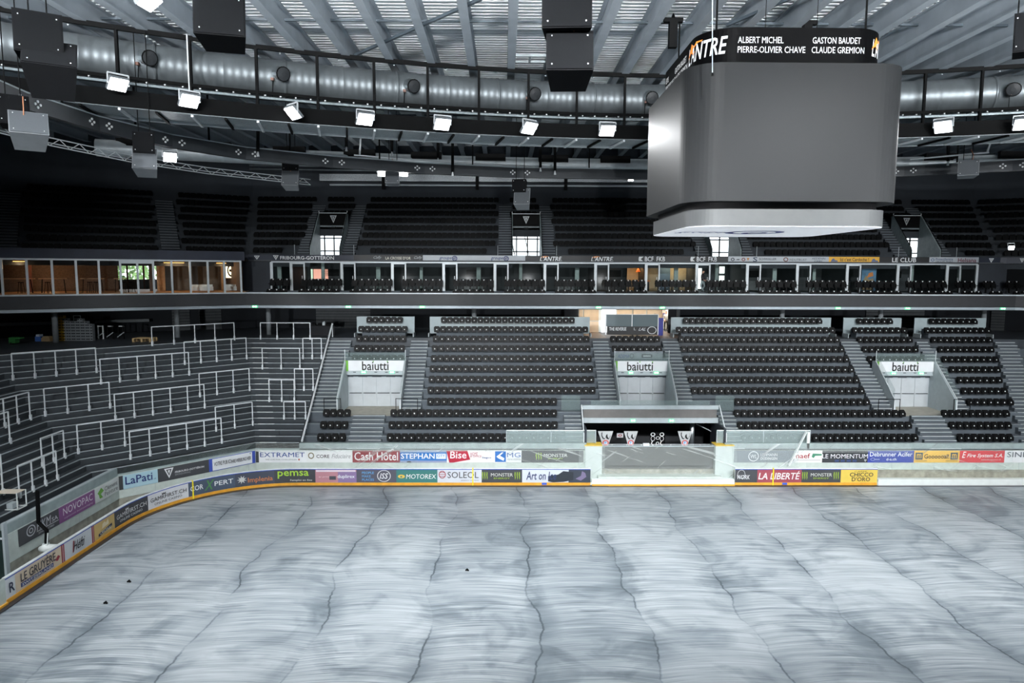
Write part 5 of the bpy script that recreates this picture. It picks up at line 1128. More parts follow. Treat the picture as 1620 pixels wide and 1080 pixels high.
# air nozzles on the duct
for px_, py, lab in ((237, 95, 'round black air nozzle at the left of the duct'), (445, 119, 'round black air nozzle above the edge-on left floodlight'), (650, 138, 'round black air nozzle on the duct left of centre'), (840, 153, 'round black air nozzle above the central edge-on floodlight'), (1024, 157, 'round black air nozzle at the left corner of the screen cube'), (1594, 143, 'round black air nozzle right of the screen cube')):
    c0 = at(px_, py, Z=23.05); x, y = ring(c0.x, -.85); c = Vector((x, y, 23.05)); d = Vector((XC-x, -22, -9)).normalized(); t = thing('air_nozzle', lab, 'nozzle', c, 'air nozzles on the silver duct')
    MB().tube([c-d*.1, c+d*.45], [.3, .34], 16).build('barrel', M_galv, t); MB().tube([c+d*.45, c+d*.5], .34, 16).build('dark_face', M_black, t); MB().tube([c+d*.5, c+d*.53], [.3, .1], 12).build('core', mat('nozzle_core', (40, 43, 46), .5), t)
    MB().bar(c+Vector((-.25, -.1, -.35)), c+Vector((-.28, -.15, -1.1)), .03, .03).build('cable', M_black, t); MB().box(c.x-.3, c.x-.16, c.y-.3, c.y-.16, c.z-.4, c.z-.28).build('actuator', mat('actuator_orange', (120, 84, 72), .5), t)
# loose hangers between catwalk and girder
for k, (px_, y0, y1, Y) in enumerate(((408, 205, 240, 38), (620, 215, 240, 43), (693, 222, 250, 43), (716, 225, 272, 43), (855, 235, 265, 44), (878, 232, 270, 44), (548, 205, 232, 41), (1500, 225, 255, 42))):
    a, b = at(px_, y0, Y=Y), at(px_, y1, Y=Y); t = thing('hanger_strut', 'black vertical hanger strut below the catwalk, %s from the left' % ORD[k], 'strut', b, 'hanger struts below the catwalk'); MB().tube([a, b], .09, 8).build('tube', M_black, t); MB().tube([b, b-Vector((0, 0, .25))], [.03, .08], 8).build('eye_end', M_rail, t)
# ================================================================ TERRACE BARRIERS
def terr_pt(seg, k, x):
    A = offs(TP, .4*k+.03); a, b = A[seg], A[seg+1]; z = 2.6+TR*k
    ext = Vector(b)-Vector(a); p = Path([tuple(Vector(a)-ext*.0), tuple(Vector(b)+ext*.02)]) if seg else Path([a, b])
    try: s = p.at_px(x, z)
    except ValueError: return None
    (X, Y), n, t = p(s); return Vector((X, Y, z)), n, t
def barrier(seg, x0, yt, yb, x1, n, where):
    best = None
    for k in range(20):
        r = terr_pt(seg, k, x0)
        if r is None: continue
        e = abs(proj(r[0])[1]-yb)
        if best is None or e < best[0]: best = (e, k, r)
    if best is None: return
    e, k, (p0, nn, tt) = best; r1 = terr_pt(seg, k, x1)
    if r1 is None:
        A = offs(TP, .4*k+.03); q = A[seg+1]; p1 = Vector((q[0], q[1], p0.z))
    else: p1 = r1[0]
    lo, hi = .5, 2.2
    for _ in range(30):
        h = (lo+hi)/2
        if proj((p0.x, p0.y, p0.z+h))[1] > yt: lo = h
        else: hi = h
    w = ['two', 'three', 'four', 'five', 'six', 'seven'][n-2]
    t = thing('crush_barrier', 'pale steel terrace barrier with %s posts, %s' % (w, where), 'barrier', p0, 'barriers on the standing terrace')
    up = Vector((0, 0, h)); MB().bar(p0+up, p1+up, .06, .06).build('top_rail', M_rail, t)
    for i in range(n):
        q = p0+(p1-p0)*i/(n-1); ps = MB().bar(q, q+up, .055, .055).build('post', M_rail, t); d = Vector((nn[0], nn[1], 0))
        MB().bar(q+d*.02-Vector((0, 0, .1)), q+d*.02+Vector((0, 0, .22)), .12, .1).build('base_bracket', M_rail, ps)
for a in ((1, 20.7, 559, 596, 153, 5, 'at the upper left below the concourse'), (1, 160, 568, 601, 299.5, 6, 'in the upper middle of the corner'), (1, 292.5, 540.8, 572, 390.3, 5, 'just below the concourse near the corner bend'), (1, 241, 517, 541, 371, 5, 'on the concourse edge left of the bend'),
          (1, 71.8, 614.7, 651.5, 174.5, 4, 'in the middle left of the corner'), (1, 182.8, 623.5, 659, 324, 6, 'in the very middle of the corner'), (1, 316.4, 590.8, 623, 395, 4, 'at middle height near the corner bend'), (1, 124, 672, 710.7, 198, 3, 'low in the corner left part'), (1, 206.7, 682.7, 719.5, 351, 6, 'lowest in the corner above the navy lettering banner'),
          (1, 342, 643.8, 677, 400, 3, 'low near the corner bend'), (0, -14, 636, 676, 48, 4, 'at the left picture edge, highest'), (0, -30, 664, 712, 16, 3, 'at the left picture edge, middle'), (0, 67, 693.5, 730, 102.4, 3, 'left facet, short and low'), (0, 31, 737, 777, 90.8, 4, 'lowest on the left facet'), (0, -40, 735, 800, 4.7, 3, 'at the left picture edge, lowest'),
          (2, 412.6, 510.4, 532, 491, 4, 'on the concourse edge right of the bend'), (2, 479.8, 534.8, 565, 521, 3, 'highest beside the long stair rail'), (2, 415.6, 550.5, 580.6, 474.7, 3, 'wide one right of the bend, upper'), (2, 466.6, 583.3, 614, 508.7, 3, 'halfway up beside the stair rail'), (2, 426.4, 600.4, 631, 466, 3, 'narrow one right of the bend, lower'), (2, 449.7, 635.2, 659.5, 494.7, 3, 'lowest beside the stair rail')):
    barrier(*a)
t = thing('stair_handrail', 'long pale handrail climbing between terrace and seats', 'handrail', (-13.45, 44.4, 2.6))
a, b = Vector((-13.3, 44.3, 2.65)), Vector((-13.3, 53.0, 9.75)); MB().tube([a, b], .07, 8).build('rail', M_rail, t)
for k in range(1, 9):
    p = a+(b-a)*k/8.; kk = min(19, int((p.y-44.2)/.4)); MB().bar((p.x, p.y, 2.6+TR*kk), p, .07, .07).build('post', M_rail, t)
# ================================================================ CONCOURSE GOODS (left corner)
CR_ = at(100, 538.5, Z=CONC); cdir = Vector((.866, .5, 0)).normalized(); CY = CR_.y
def crate_mesh(m):
    mb = MB().box(-.19, .19, -.15, .15, 0, .2, 0)
    for x in (-.1, .1): mb.box(x-.065, x+.065, -.155, -.149, .09, .15, 1)
    return mb.mesh('plastic_crate', [m, M_black])
MY, MG_ = crate_mesh(mat('yellow_crate', (196, 156, 40), .5)), crate_mesh(mat('grey_crate', (118, 124, 128), .5))
sc = CR_.y/FPX; base = lambda px_: at(px_, 538, Y=CY)
for st, (px_, n, me, col) in enumerate(((94, 5, MY, 'yellow'), (100.5, 9, MY, 'yellow'), (107, 8, MG_, 'grey'), (115, 7, MG_, 'grey'), (122.5, 7, MG_, 'grey'), (130, 8, MG_, 'grey'), (137.5, 7, MG_, 'grey'), (145, 6, MG_, 'grey'))):
    for k in range(n):
        c = base(px_); obj('plastic_crate', me, None, loc=(c.x, CY, CONC+.203*k), label='%s plastic crate, %s from the bottom, %s stack from the left column' % (col, ORD[k], ORD[st]), cat='crate', group='stacked crates on the concourse')
def legs4(t, x0, x1, y0, y1, z0, z1, m, w=.04, name='leg'):
    for x in (x0, x1):
        for y in (y0, y1): MB().bar((x, y, z0), (x, y, z1), w, w).build(name, m, t)
c = base(124); t = thing('wire_frame_sign', 'small pale metal frame standing on the grey crates', 'frame', (c.x, CY, CONC+1.45))
for q in ((-.25, 0, -.25, .38), (.25, 0, .25, .38)): MB().bar((c.x+q[0], CY, CONC+1.45+q[1]), (c.x+q[2], CY, CONC+1.45+q[3]), .03, .03).build('upright', M_lgrey, t)
for zz in (.12, .36): MB().bar((c.x-.25, CY, CONC+1.45+zz), (c.x+.25, CY, CONC+1.45+zz), .03, .04).build('crossbar', M_lgrey, t)
c = at(224, 541, Z=CONC); t = thing('wooden_pallet', 'pale wooden pallet lying on the concourse', 'pallet', c); M_pal = mat('pallet_wood', (186, 160, 116), .7, 0, .2, 4)
for k in range(5): MB().box(c.x-.65, c.x+.65, c.y+.2*k, c.y+.2*k+.12, CONC+.24, CONC+.28).build('top_slat', M_pal, t)
for x in (-.6, 0, .6): 
    for y in (0, .42, .84): MB().box(c.x+x-.06, c.x+x+.06, c.y+y-.01, c.y+y+.12, CONC+.03, CONC+.24).build('block', M_pal, t)
for k in range(3): MB().box(c.x-.65+.58*k, c.x-.51+.58*k, c.y, c.y+.95, CONC, CONC+.03).build('base_slat', M_pal, t)
def lump(label, name, cat, px_, py, parts):
    c = at(px_, py, Z=CONC); t = thing(name, label, cat, c)
    for nm, x0, x1, z0, z1, rgb in parts: MB().box(c.x+x0, c.x+x1, c.y, c.y+.4, CONC+z0, CONC+z1).build(nm, ink(*rgb), t)
lump('small green hand machine parked on the dark concourse', 'floor_machine', 'machine', 20, 545, [('body', -.25, .2, .1, .5, (50, 120, 60)), ('handle', .2, .55, .4, .48, (60, 140, 70)), ('wheel', -.2, -.05, 0, .15, (20, 20, 22))])
lump('blue bundle standing beside a tan sack on the concourse', 'blue_bundle', 'bundle', 60, 540, [('bag', -.2, .2, 0, .35, (60, 100, 170)), ('top', -.12, .12, .35, .5, (190, 205, 220))])
lump('tan sack beside the blue bundle on the concourse', 'tan_sack', 'sack', 72, 540, [('sack_body', -.3, .3, 0, .28, (150, 128, 96)), ('sack_fold', -.2, .25, .28, .36, (168, 146, 110))])
for px_, lab in ((160, 'pale upright trolley left of the dark stands on the concourse'), (175, 'black and white folded stand on the concourse'), (192, 'black double post stand on the concourse')):
    c = at(px_, 536, Z=CONC); t = thing('folded_stand', lab, 'stand', c)
    for x in (-.18, .18): MB().bar((c.x+x, c.y, CONC), (c.x+x, c.y, CONC+1.0), .07, .07).build('upright', M_rail if px_ == 160 else M_black, t)
    MB().bar((c.x-.22, c.y, CONC+.95), (c.x+.22, c.y, CONC+.95), .06, .06).build('crossbar', M_rail, t); MB().bar((c.x-.25, c.y-.05, CONC+.15), (c.x+.25, c.y-.05, CONC+.5), .05, .05).build('brace', M_lgrey, t)
cl = thing('counter_ledge', 'long pale ledge on the dark rear wall of the left concourse', 'ledge', (-30, 50, 9.6))
for a, b in ((-4, 86), (150, 236)):
    pp = Path(offs(BALC, 7.6)); p, q = pp(pp.at_px(a, 9.75))[0], pp(pp.at_px(b, 9.75))[0]; MB().bar((*p, 9.75), (*q, 9.75), .3, .22).build('ledge', M_lgrey, cl)
# sound desk table at the head of the stairs
c = at(512, 513, Y=54.6); t = thing('mixing_table', 'black cloth covered table with equipment at the stair head', 'table', (c.x, 54.6, CONC))
MB().box(c.x-1.0, c.x+.95, 54.3, 55.0, CONC+.72, CONC+.78).build('table_top', M_black, t); MB().box(c.x-1.0, c.x+.95, 54.28, 54.32, CONC, CONC+.74).build('front_cloth', mat('black_cloth', (26, 28, 32), .9, 0, .1, 8), t)
for k, (dx, w, h, m, lab) in enumerate(((-.75, .3, .22, M_black, 'black equipment case at the left of the mixing table'), (-.25, .4, .16, M_black, 'flat black mixing console on the stair head table'), (.05, .2, .3, M_lgrey, 'pale grey bundle in the middle of the mixing table'), (.45, .5, .2, M_black, 'black equipment case at the right of the mixing table'))):
    e = thing('equipment', lab, 'equipment', (c.x+dx, 54.5, CONC+.78)); MB().box(c.x+dx-w/2, c.x+dx+w/2, 54.4, 54.7, CONC+.78, CONC+.78+h*.7).build('case', m, e); MB().plate([(c.x+dx-w/2, 54.39, CONC+.78+h*.7), (c.x+dx+w/2, 54.39, CONC+.78+h*.7), (c.x+dx+w*.4, 54.5, CONC+.78+h), (c.x+dx-w*.4, 54.5, CONC+.78+h)], (0, 1, .2), .05).build('lid', m, e)
c = at(1044.5, 527, Y=54.9); MB().box(c.x-.18, c.x+.18, 54.7, 55.0, CONC, CONC+1.35).box(c.x-.2, c.x+.2, 54.68, 55.02, CONC+1.35, CONC+1.42).build('recycling_bin', mat('deep_blue_plastic', (36, 44, 150), .4), None, label='tall deep blue bin beside the glass commentary platform', cat='bin')
c = at(1005, 515, Y=53.8); t = thing('bar_stool', 'single black stool with backrest on the commentary platform', 'stool', (c.x, 53.8, 9.0))
MB().box(c.x-.2, c.x+.2, 53.6, 54.0, 9.65, 9.71).build('seat', M_black, t); MB().plate([(c.x-.2, 54.0, 9.75), (c.x+.2, 54.0, 9.75), (c.x+.17, 54.06, 10.2), (c.x-.17, 54.06, 10.2)], (0, 1, 0), .04).build('backrest', M_black, t); legs4(t, c.x-.18, c.x+.18, 53.63, 53.97, CONC, 9.65, M_black)
# ================================================================ LOUNGE BEHIND GLASS (left facet)
lo_ = struct('window_%d' % (wn+7)); LPth = Path(offs(BALC, .3)); LB = Path(offs(BALC, 7.0))
LPX = [3, 43, 83, 121, 157, 191, 218, 243, 272, 301, 329, 355, 381]
sE = LPth.at_px(381, 13.4); sS = LPth.at_px(3, 13.4)-4
for k, p in enumerate(LPX):
    s = LPth.at_px(p, 13.4); f = frame_fn(LPth, s-.07, s+.07, 12.17, 14.62, 0); strip_mb(f, 1, 0, 1, -.1, .05).build('mullion', M_fr, lo_)
    if k < len(LPX)-1:
        s2 = LPth.at_px(LPX[k+1], 13.4); g = frame_fn(LPth, s+.07, s2-.07, 12.2, 14.5, 0)
        MB().add([g(0,0), g(1,0), g(1,1), g(0,1)], [(0,1,2,3)]).build('pane', M_glass, lo_)
f = frame_fn(LPth, sS, sE+.07, 14.5, 14.62, 0); strip_mb(f, 1, 0, 1, -.1, .06).build('head_rail', M_fr, lo_)
f = frame_fn(LPth, LPth.at_px(191, 13.4), LPth.at_px(243, 13.4), 14.32, 14.5, 0); strip_mb(f, 1, 0, 1, -.06, .03).build('door_head', M_fr, lo_)
M_brick = mat('brown_brick_wall', (104, 84, 70), .8, 0, .22, 9); M_oak = mat('oak_wood', (176, 132, 88), .5, 0, .2, 5); M_redw = mat('red_brown_wood', (124, 74, 58), .6)
rm = struct('lounge_room')
def wallseg(path, a, b, z0, z1, m, name, th=.1):
    f = frame_fn(path, path.at_px(a, 13.4), path.at_px(b, 13.4), z0, z1, 0); strip_mb(f, 1, 0, 1, -th, 0).build(name, m, rm)
wallseg(LB, -20, 187, 12.2, 14.62, M_brick, 'rear_wall'); wallseg(LB, 261, 346, 12.2, 14.62, mat('brown_panel_wall', (112, 98, 84), .7, 0, .12, 3), 'rear_wall'); wallseg(LB, 346, 400, 12.2, 14.62, M_brick, 'rear_wall')
LC = Path(offs(BALC, 5.6)); LW = Path(offs(BALC, 12.5))
for a, b, m, nm in ((248, 261, M_oak, 'oak_pier'), (43, 50, M_redw, 'red_pier'), (236, 242, mat('dark_brown_wood', (80, 62, 52), .6), 'dark_pier'), (350, 353.5, M_oak, 'oak_pier'), (262, 272, mat('charcoal_panel', (52, 52, 54), .7), 'dark_panel'), (305, 313, mat('charcoal_panel', (52, 52, 54)), 'dark_panel')): wallseg(LC, a, b, 12.2, 14.62, m, nm, .3)
for a, b in ((200, 203), (226, 229), (251, 254)): wallseg(LW, a, b, 12.2, 14.62, M_redw, 'window_pier', .15)
wallseg(LW, 188, 262, 12.2, 13.05, mat('slate_dado', (96, 104, 112), .6), 'dado')
for i, h in strips(BALC, .35, 12.9, 14.6, 14.72):
    if i == 2: MB().hexa(h).build('lounge_ceiling', mat('lounge_ceiling', (80, 70, 62), .8), rm)
for i, h in strips(BALC, .35, 12.9, 12.17, 12.21):
    if i == 2: MB().hexa(h).build('lounge_floor', M_oak, rm)
(x, y), (nx, ny), (tx, ty) = LPth(sE); MB().bar((x, y, 13.4), (x-nx*7, y-ny*7, 13.4), .15, 2.45).build('end_wall', M_brick, rm)
def disc_lamp(px_, d, label, watt=28):
    pp = Path(offs(BALC, d)); (x, y), _, _ = pp(pp.at_px(px_, 14.4)); t = thing('disc_lamp', label, 'lamp', (x, y, 14.5), 'warm disc lamps in the glazed lounge')
    MB().tube([(x, y, 14.44), (x, y, 14.6)], [.42, .3], 16).build('shade', mat('brass_shade', (190, 150, 90), .4, .4), t); MB().tube([(x, y, 14.415), (x, y, 14.435)], .36, 16).build('glow_disc', emis('warm_disc', (255, 190, 110), 3.0), t)
    l = bpy.data.lights.new('lamp_light', 'POINT'); l.energy = watt; l.color = (1, .72, .45); l.shadow_soft_size = .3; lo = bpy.data.objects.new('lamp_light', l); COL.objects.link(lo); lo.parent = t; lo.location = (0, 0, -.3)
for px_, d, lab in ((30, 3, 'warm disc lamp in the leftmost lounge bay'), (126, 3.5, 'warm disc lamp in the fourth lounge bay'), (75, 5, 'warm disc lamp above the second lounge table'), (267, 3, 'warm disc lamp beside the oak pier'), (283, 2.5, 'warm disc lamp right of the oak pier lamp'), (350, 3, 'warm disc lamp near the lit round sign')): disc_lamp(px_, d, lab)
def high_table(px_, w, label):
    pp = Path(offs(BALC, 2.6)); (x, y), n, (tx, ty) = pp(pp.at_px(px_, 13.2)); t = thing('high_table', label, 'table', (x, y, 12.2), 'wooden high tables in the lounge'); T = Vector((tx, ty, 0)); c = Vector((x, y, 0))
    MB().bar(c-T*w/2+Vector((0, 0, 13.22)), c+T*w/2+Vector((0, 0, 13.22)), .6, .06).build('table_top', M_oak, t)
    for s in (-.42, .42):
        for q in (-.2, .2): MB().bar(c+T*w*s+Vector((n[0]*q, n[1]*q, 12.2)), c+T*w*s*.9+Vector((n[0]*q, n[1]*q, 13.19)), .04, .04).build('leg', M_black, t)
for px_, w, lab in ((25, 2.2, 'long wooden high table in the leftmost lounge bay'), (84, 1.7, 'wooden high table behind the third lounge mullion'), (146, 1.5, 'wooden high table behind the fifth lounge mullion'), (190, .8, 'small high table beside the lounge doors')): high_table(px_, w, lab)
for px_, lab in ((197, 'black bar stool left of the lounge doors'), (208, 'black bar stool in the lounge doorway'), (152, 'black bar stool at the fifth mullion table'), (142, 'black bar stool left of the fifth mullion table'), (75, 'black bar stool at the third mullion table'), (33, 'black bar stool at the leftmost lounge table')):
    pp = Path(offs(BALC, 2.2)); (x, y), n, _ = pp(pp.at_px(px_, 13)); t = thing('bar_stool', lab, 'stool', (x, y, 12.2), 'bar stools in the lounge')
    MB().tube([(x, y, 12.95), (x, y, 13.0)], .18, 10).build('seat', M_black, t)
    for k in range(4): a = PI/4+k*PI/2; MB().bar((x+.22*math.cos(a), y+.22*math.sin(a), 12.2), (x+.12*math.cos(a), y+.12*math.sin(a), 12.96), .03, .03).build('leg', M_black, t)
pp = Path(offs(BALC, 4.5)); s = pp.at_px(366, 13.7); f = frame_fn(pp, s-.42, s+.42, 13.25, 14.45, 0); t = thing('lit_sign', 'glowing square sign with dark oval in the last lounge bay', 'sign', f(.5, .5)); strip_mb(f, 1, 0, 1, -.06, 0).build('light_box', emis('lit_sign', (255, 236, 200), 1.6), t); mark(t, f, 'ring', .12, .06, .88, .94, (52, 44, 40), .01, 'oval', t=.3); mark(t, f, 'rect', .3, .42, .7, .58, (52, 44, 40), .012, 'bar')
for px_, w, lab in ((321, 1.5, 'white low bench with cloth in the lounge'), (369, 1.1, 'white low bench in the last lounge bay')):
    pp = Path(offs(BALC, 2.0)); s = pp.at_px(px_, 12.5); f = frame_fn(pp, s-w/2, s+w/2, 12.22, 12.75, 0); t = thing('white_bench', lab, 'bench', f(.5, 0), 'white benches in the lounge'); strip_mb(f, 1, .1, .7, -.5, 0).build('bench_body', M_white, t); strip_mb(f, 1, .7, 1, -.52, -.35).build('bench_back', M_white, t)
# ================================================================ TUNNEL GOODS, GATE, PILLARS, FILM
def shield(px0, px1, label):
    Y = 46.9; a, b = at(px0, 690, Y=Y).x, at(px1, 690, Y=Y).x; w = b-a; z1 = at(px0, 682, Y=Y).z; z0 = z1-1.15; t = thing('shield_sign', label, 'sign', ((a+b)/2, Y, 1.0), 'shield signs in the tunnel')
    MB().plate([(a+w*.36, Y, z0), (b-w*.36, Y, z0), (b, Y, z1), (a, Y, z1)], (0, 1, 0), .06).build('plate', ink(190, 194, 196), t); f = plane_fn((a, Y, z0), (w, 0, 0), (0, 0, z1-z0))
    mark(t, f, 'poly', .22, .5, .5, .95, (30, 32, 34), .008, 'swirl', [(.0, .9), (.25, 1), (.2, .55), (.6, .15), (1, .2), (.7, 0), (.3, .1), (0, .5)]); mark(t, f, 'poly', .5, .5, .82, .95, (30, 32, 34), .008, 'swirl', [(.1, .6), (.4, .75), (.4, .4), (.7, .1), (.95, .5), (.9, 1), (1, .4), (.7, 0), (.3, .05), (0, .3)])
    mark(t, f, 'ring', .3, .12, .72, .46, (206, 70, 66), .01, 'roundel', t=.32); mark(t, f, 'disc', .38, .18, .64, .4, (206, 214, 222), .012, 'roundel_core'); lettering(t, f, 'F', .45, .2, .58, .38, (70, 150, 210), 0, .08, .018)
    MB().box((a+b)/2-.25, (a+b)/2+.25, Y-.15, Y+.25, 1.0, z0).build('foot_stand', M_black, t)
shield(946, 970, 'grey shield sign with dark swirl at the left of the tunnel'); shield(987, 1009, 'grey shield sign with red roundel left of centre in the tunnel'); shield(1072, 1095, 'grey shield sign with red roundel right of centre in the tunnel')
Y = 48.6; a, b = at(976, 685, Y=Y), at(986, 692, Y=Y); t = thing('wall_plaque', 'small pale plaque with red oval on the tunnel wall', 'sign', (a.x, Y, b.z)); MB().box(a.x, b.x, Y, Y+.04, b.z, a.z).build('plate', ink(200, 202, 204), t); mark(t, plane_fn((a.x, Y, b.z), (b.x-a.x, 0, 0), (0, 0, a.z-b.z)), 'ring', .2, .2, .8, .8, (150, 70, 74), t=.5)
Y = 46.7; a, b = at(1029, 684, Y=Y), at(1052, 706, Y=Y); t = thing('line_drawing_panel', 'black panel with white line drawing in the tunnel middle', 'sign', (a.x, Y, 1.0)); MB().box(a.x, b.x, Y, Y+.04, 1.0, a.z).build('panel', M_black, t); f = plane_fn((a.x, Y, b.z), (b.x-a.x, 0, 0), (0, 0, a.z-b.z))
for u in (.02, .62): mark(t, f, 'ring', u, .74, u+.3, 1.0, (225, 228, 228), .008, 'line', t=.3); mark(t, f, 'ring', u+.02, .38, u+.28, .76, (225, 228, 228), .009, 'line', t=.18); mark(t, f, 'poly', u, .02, u+.32, .4, (225, 228, 228), .008, 'line', [(.3, 1), (.45, 1), (.3, .5), (.9, 0), (.6, 0), (.1, .45)])
mark(t, f, 'ring', .36, .5, .64, .72, (225, 228, 228), .008, 'line', t=.25); mark(t, f, 'ring', .38, .12, .6, .34, (225, 228, 228), .008, 'line', t=.35)
t = thing('mesh_fence', 'pale mobile mesh fence across the tunnel mouth', 'fence', (XC, 45.7, 1.0)); x0, x1 = at(945, 700, Y=45.7).x, at(1131, 700, Y=45.7).x
for z in (1.05, 1.75, 2.1): MB().tube([(x0, 45.7, z), (x1, 45.7, z)], .02, 5).build('rail', M_rail, t)
for k in range(9): x = x0+(x1-x0)*k/8; MB().tube([(x, 45.7, .95), (x, 45.7, 2.1)], .02, 5).build('post', M_rail, t)
mb = MB()
for k in range(80): x = x0+(x1-x0)*k/79; mb.bar((x, 45.71, 1.05), (x, 45.71, 2.1), .008, .008)
mb.build('wire_mesh', M_lgrey, t, kind='stuff')
gp = struct('gate_pillars')
for a, b in ((925, 952), (1131, 1160)):
    xa, xb = at(a, 725, Y=44.1).x, at(b, 725, Y=44.1).x; MB().box(xa, xb, 44.0, 44.9, .2, 2.42).build('pillar', mat('pillar_pale', (196, 204, 202), .5, 0, .06), gp); MB().box(xa-.02, xb+.02, 43.97, 44.9, 2.42, 2.47).build('pillar_cap', mat('cap_yellow', (226, 190, 70), .5), gp)
xa, xb = at(952, 725, Y=44.1).x, at(1131, 725, Y=44.1).x
t = thing('gate', 'closed dark gate across the tunnel under stretched plastic', 'gate', ((xa+xb)/2, 44.4, .2)); MB().box(xa, xb, 44.4, 44.46, .3, 2.28).build('gate_leaf', mat('gate_grey', (62, 63, 63), .5, 0, .25, .6), t); MB().box(xa, xb, 44.36, 44.5, 2.28, 2.34).build('gate_rail', M_lgrey, t)
t = thing('white_box', 'small white box on the gate before the tunnel', 'box', at(1022, 704, Y=44.5)); c = at(1022, 704, Y=44.5); MB().box(c.x-.2, c.x+.2, 44.36, 44.56, 2.34, 2.48).build('carton', M_white, t)
MB().box(xa-.3, xb+.3, 43.5, 44.3, .22, .5).build('gate_sill', M_pale, gp)
def film(label, x0, x1, z0, z1, Y, sag=0., seed=1, m=None, amp=.09):
    rnd = random.Random(seed); NX, NZ = max(10, int((x1-x0)*3.2)), 12; ph = [rnd.uniform(0, 6) for _ in range(8)]; mb = MB()
    V = []
    for i in range(NX+1):
        for k in range(NZ+1):
            u, v = i/NX, k/NZ; x = x0+(x1-x0)*u; z = z0+(z1-z0)*v - sag*math.sin(PI*u)*(v**3)
            a = math.sin(x*3.1+z*2.2+ph[0])+.7*math.sin(x*5.3-z*6.1+ph[1])+.5*math.sin(x*9.1+z*8+ph[2])+.6*math.sin((x+z*1.4)*6.4+ph[3])
            V.append((x, Y-.04-amp*abs(a)*.5*(1-.6*v)-.12*(1-v)**3, z))
    mb.add(V, [(i*(NZ+1)+k, (i+1)*(NZ+1)+k, (i+1)*(NZ+1)+k+1, i*(NZ+1)+k+1) for i in range(NX) for k in range(NZ)])
    return mb.build('plastic_sheet', m or M_film, None, True, label=label, cat='plastic sheet', group='clear plastic sheets')
X_ = lambda p, Y=44.1: at(p, 720, Y=Y).x
film('stretched clear plastic sheet over the dark gate', X_(950), X_(1132), .45, 2.3, 44.25, .0, 3, glassy('gate_film', (200, 206, 204), .24, .2, True), .12)
film('wrinkled plastic hanging over the energy drink banner left of the gate', X_(800), X_(926), 1.0, 2.62, 44.05, .05, 5)
film('wrinkled plastic over the monogram banner right of the gate', X_(1158), X_(1262), .9, 2.62, 44.05, .05, 7, glassy('milky_film', (226, 232, 232), .2, .2, True))
film('long plastic strip above the red and blue banners left', X_(405), X_(800), 2.05, 2.6, 44.12, .1, 9)
film('thin plastic over the dark red hotel banner', X_(556), X_(660), 1.0, 2.3, 44.06, .05, 11, glassy('thin_film', (225, 232, 230), .06, .2, True))
film('plastic strip above the white horn and charcoal banners', X_(1256), X_(1440), 2.0, 2.6, 44.12, .1, 13)
film('loose plastic sheet hanging over the amber and red banners', X_(1440), X_(1600), .75, 2.7, 44.03, .12, 15, glassy('thin_film', (225, 232, 230), .06, .2, True))
film('thin plastic over the royal blue banner', X_(1380), X_(1446), .9, 2.3, 44.06, .03, 17, glassy('thin_film', (225, 232, 230), .06, .2, True))
film('plastic sheet wrapping the left gate pillar', X_(915), X_(956), .35, 2.5, 43.95, .03, 19); film('plastic sheet wrapping the right gate pillar', X_(1128), X_(1164), .35, 2.5, 43.95, .03, 21)
for px0, px1, lab in ((801, 942, 'clear bench screen with plastic left of the tunnel'), (1133, 1280, 'clear bench screen with plastic right of the tunnel')):
    x0, x1 = X_(px0, 44.5), X_(px1, 44.5); z1 = at(px0, 680.5, Y=44.5).z; t = thing('bench_screen', lab, 'screen', ((x0+x1)/2, 44.5, 2.5), 'bench screens'); MB().box(x0, x1, 44.5, 44.53, 2.5, z1).build('glass_panel', glassy('milky_screen', (170, 186, 186), .4, .15), t); MB().box(x0, x1, 44.48, 44.55, z1-.03, z1+.02).build('top_edge', M_white, t)
    for k in range(3): MB().box(x0+(x1-x0)*k/2-.02, x0+(x1-x0)*k/2+.02, 44.48, 44.55, 2.5, z1).build('edge_post', M_lgrey, t)
t = thing('bench_pole', 'white slanted pole leaning before the right bench screen', 'pole', at(1248, 736, Y=43.9)); MB().bar(at(1276, 682, Y=44.2), at(1248, 736, Y=43.9), .16, .05).build('pole_bar', M_white, t); MB().box(X_(1277), X_(1281), 44.2, 44.4, 2.2, 3.3).build('upright', M_white, t)
# ================================================================ LEFT EDGE OF THE RINK
s1 = BOARD.at_px(9, .65); f = frame_fn(BOARD, s1-3.2, s1, 0, 1.15, -.1); t = thing('rink_gate', 'pale green rink gate leaf at the left picture edge', 'gate', f(.5, 0)); strip_mb(f, 2, .03, 1, 0, .1).build('gate_leaf', M_pale, t); strip_mb(f, 2, .02, .1, .05, .18).build('kick_strip', M_kick, t)
lw_ = struct('wall_left_gate'); MB().box(-27, -22.1, 29.5, 29.6, 0, 2.3).build('gate_recess', mat('dark_green_glass', (44, 58, 56), .25), lw_); MB().box(-27, -22.05, 29.42, 29.5, 1.95, 2.02).build('gate_rail', M_rail, lw_); MB().box(-22.15, -22.05, 29.4, 29.62, 0, 2.7).build('end_post', M_lgrey, lw_)
P_ = [at(59, 776, Y=31.2), at(61, 826, Y=31.2), at(74, 839, Y=31.0), at(73, 872, Y=31.0)]; t = thing('bent_pole', 'black cranked camera pole rising from the boards at left', 'pole', P_[3])
MB().tube(P_, .09, 8).build('pole_tube', M_black, t); MB().tube([P_[2]+Vector((.06, -.04, -.1)), P_[3]+Vector((.06, -.04, 0))], .03, 6).build('white_cable', M_white, t); MB().box(P_[3].x-.1, P_[3].x+.12, P_[3].y-.1, P_[3].y+.1, P_[3].z+.25, P_[3].z+.4).build('clamp', M_white, t)
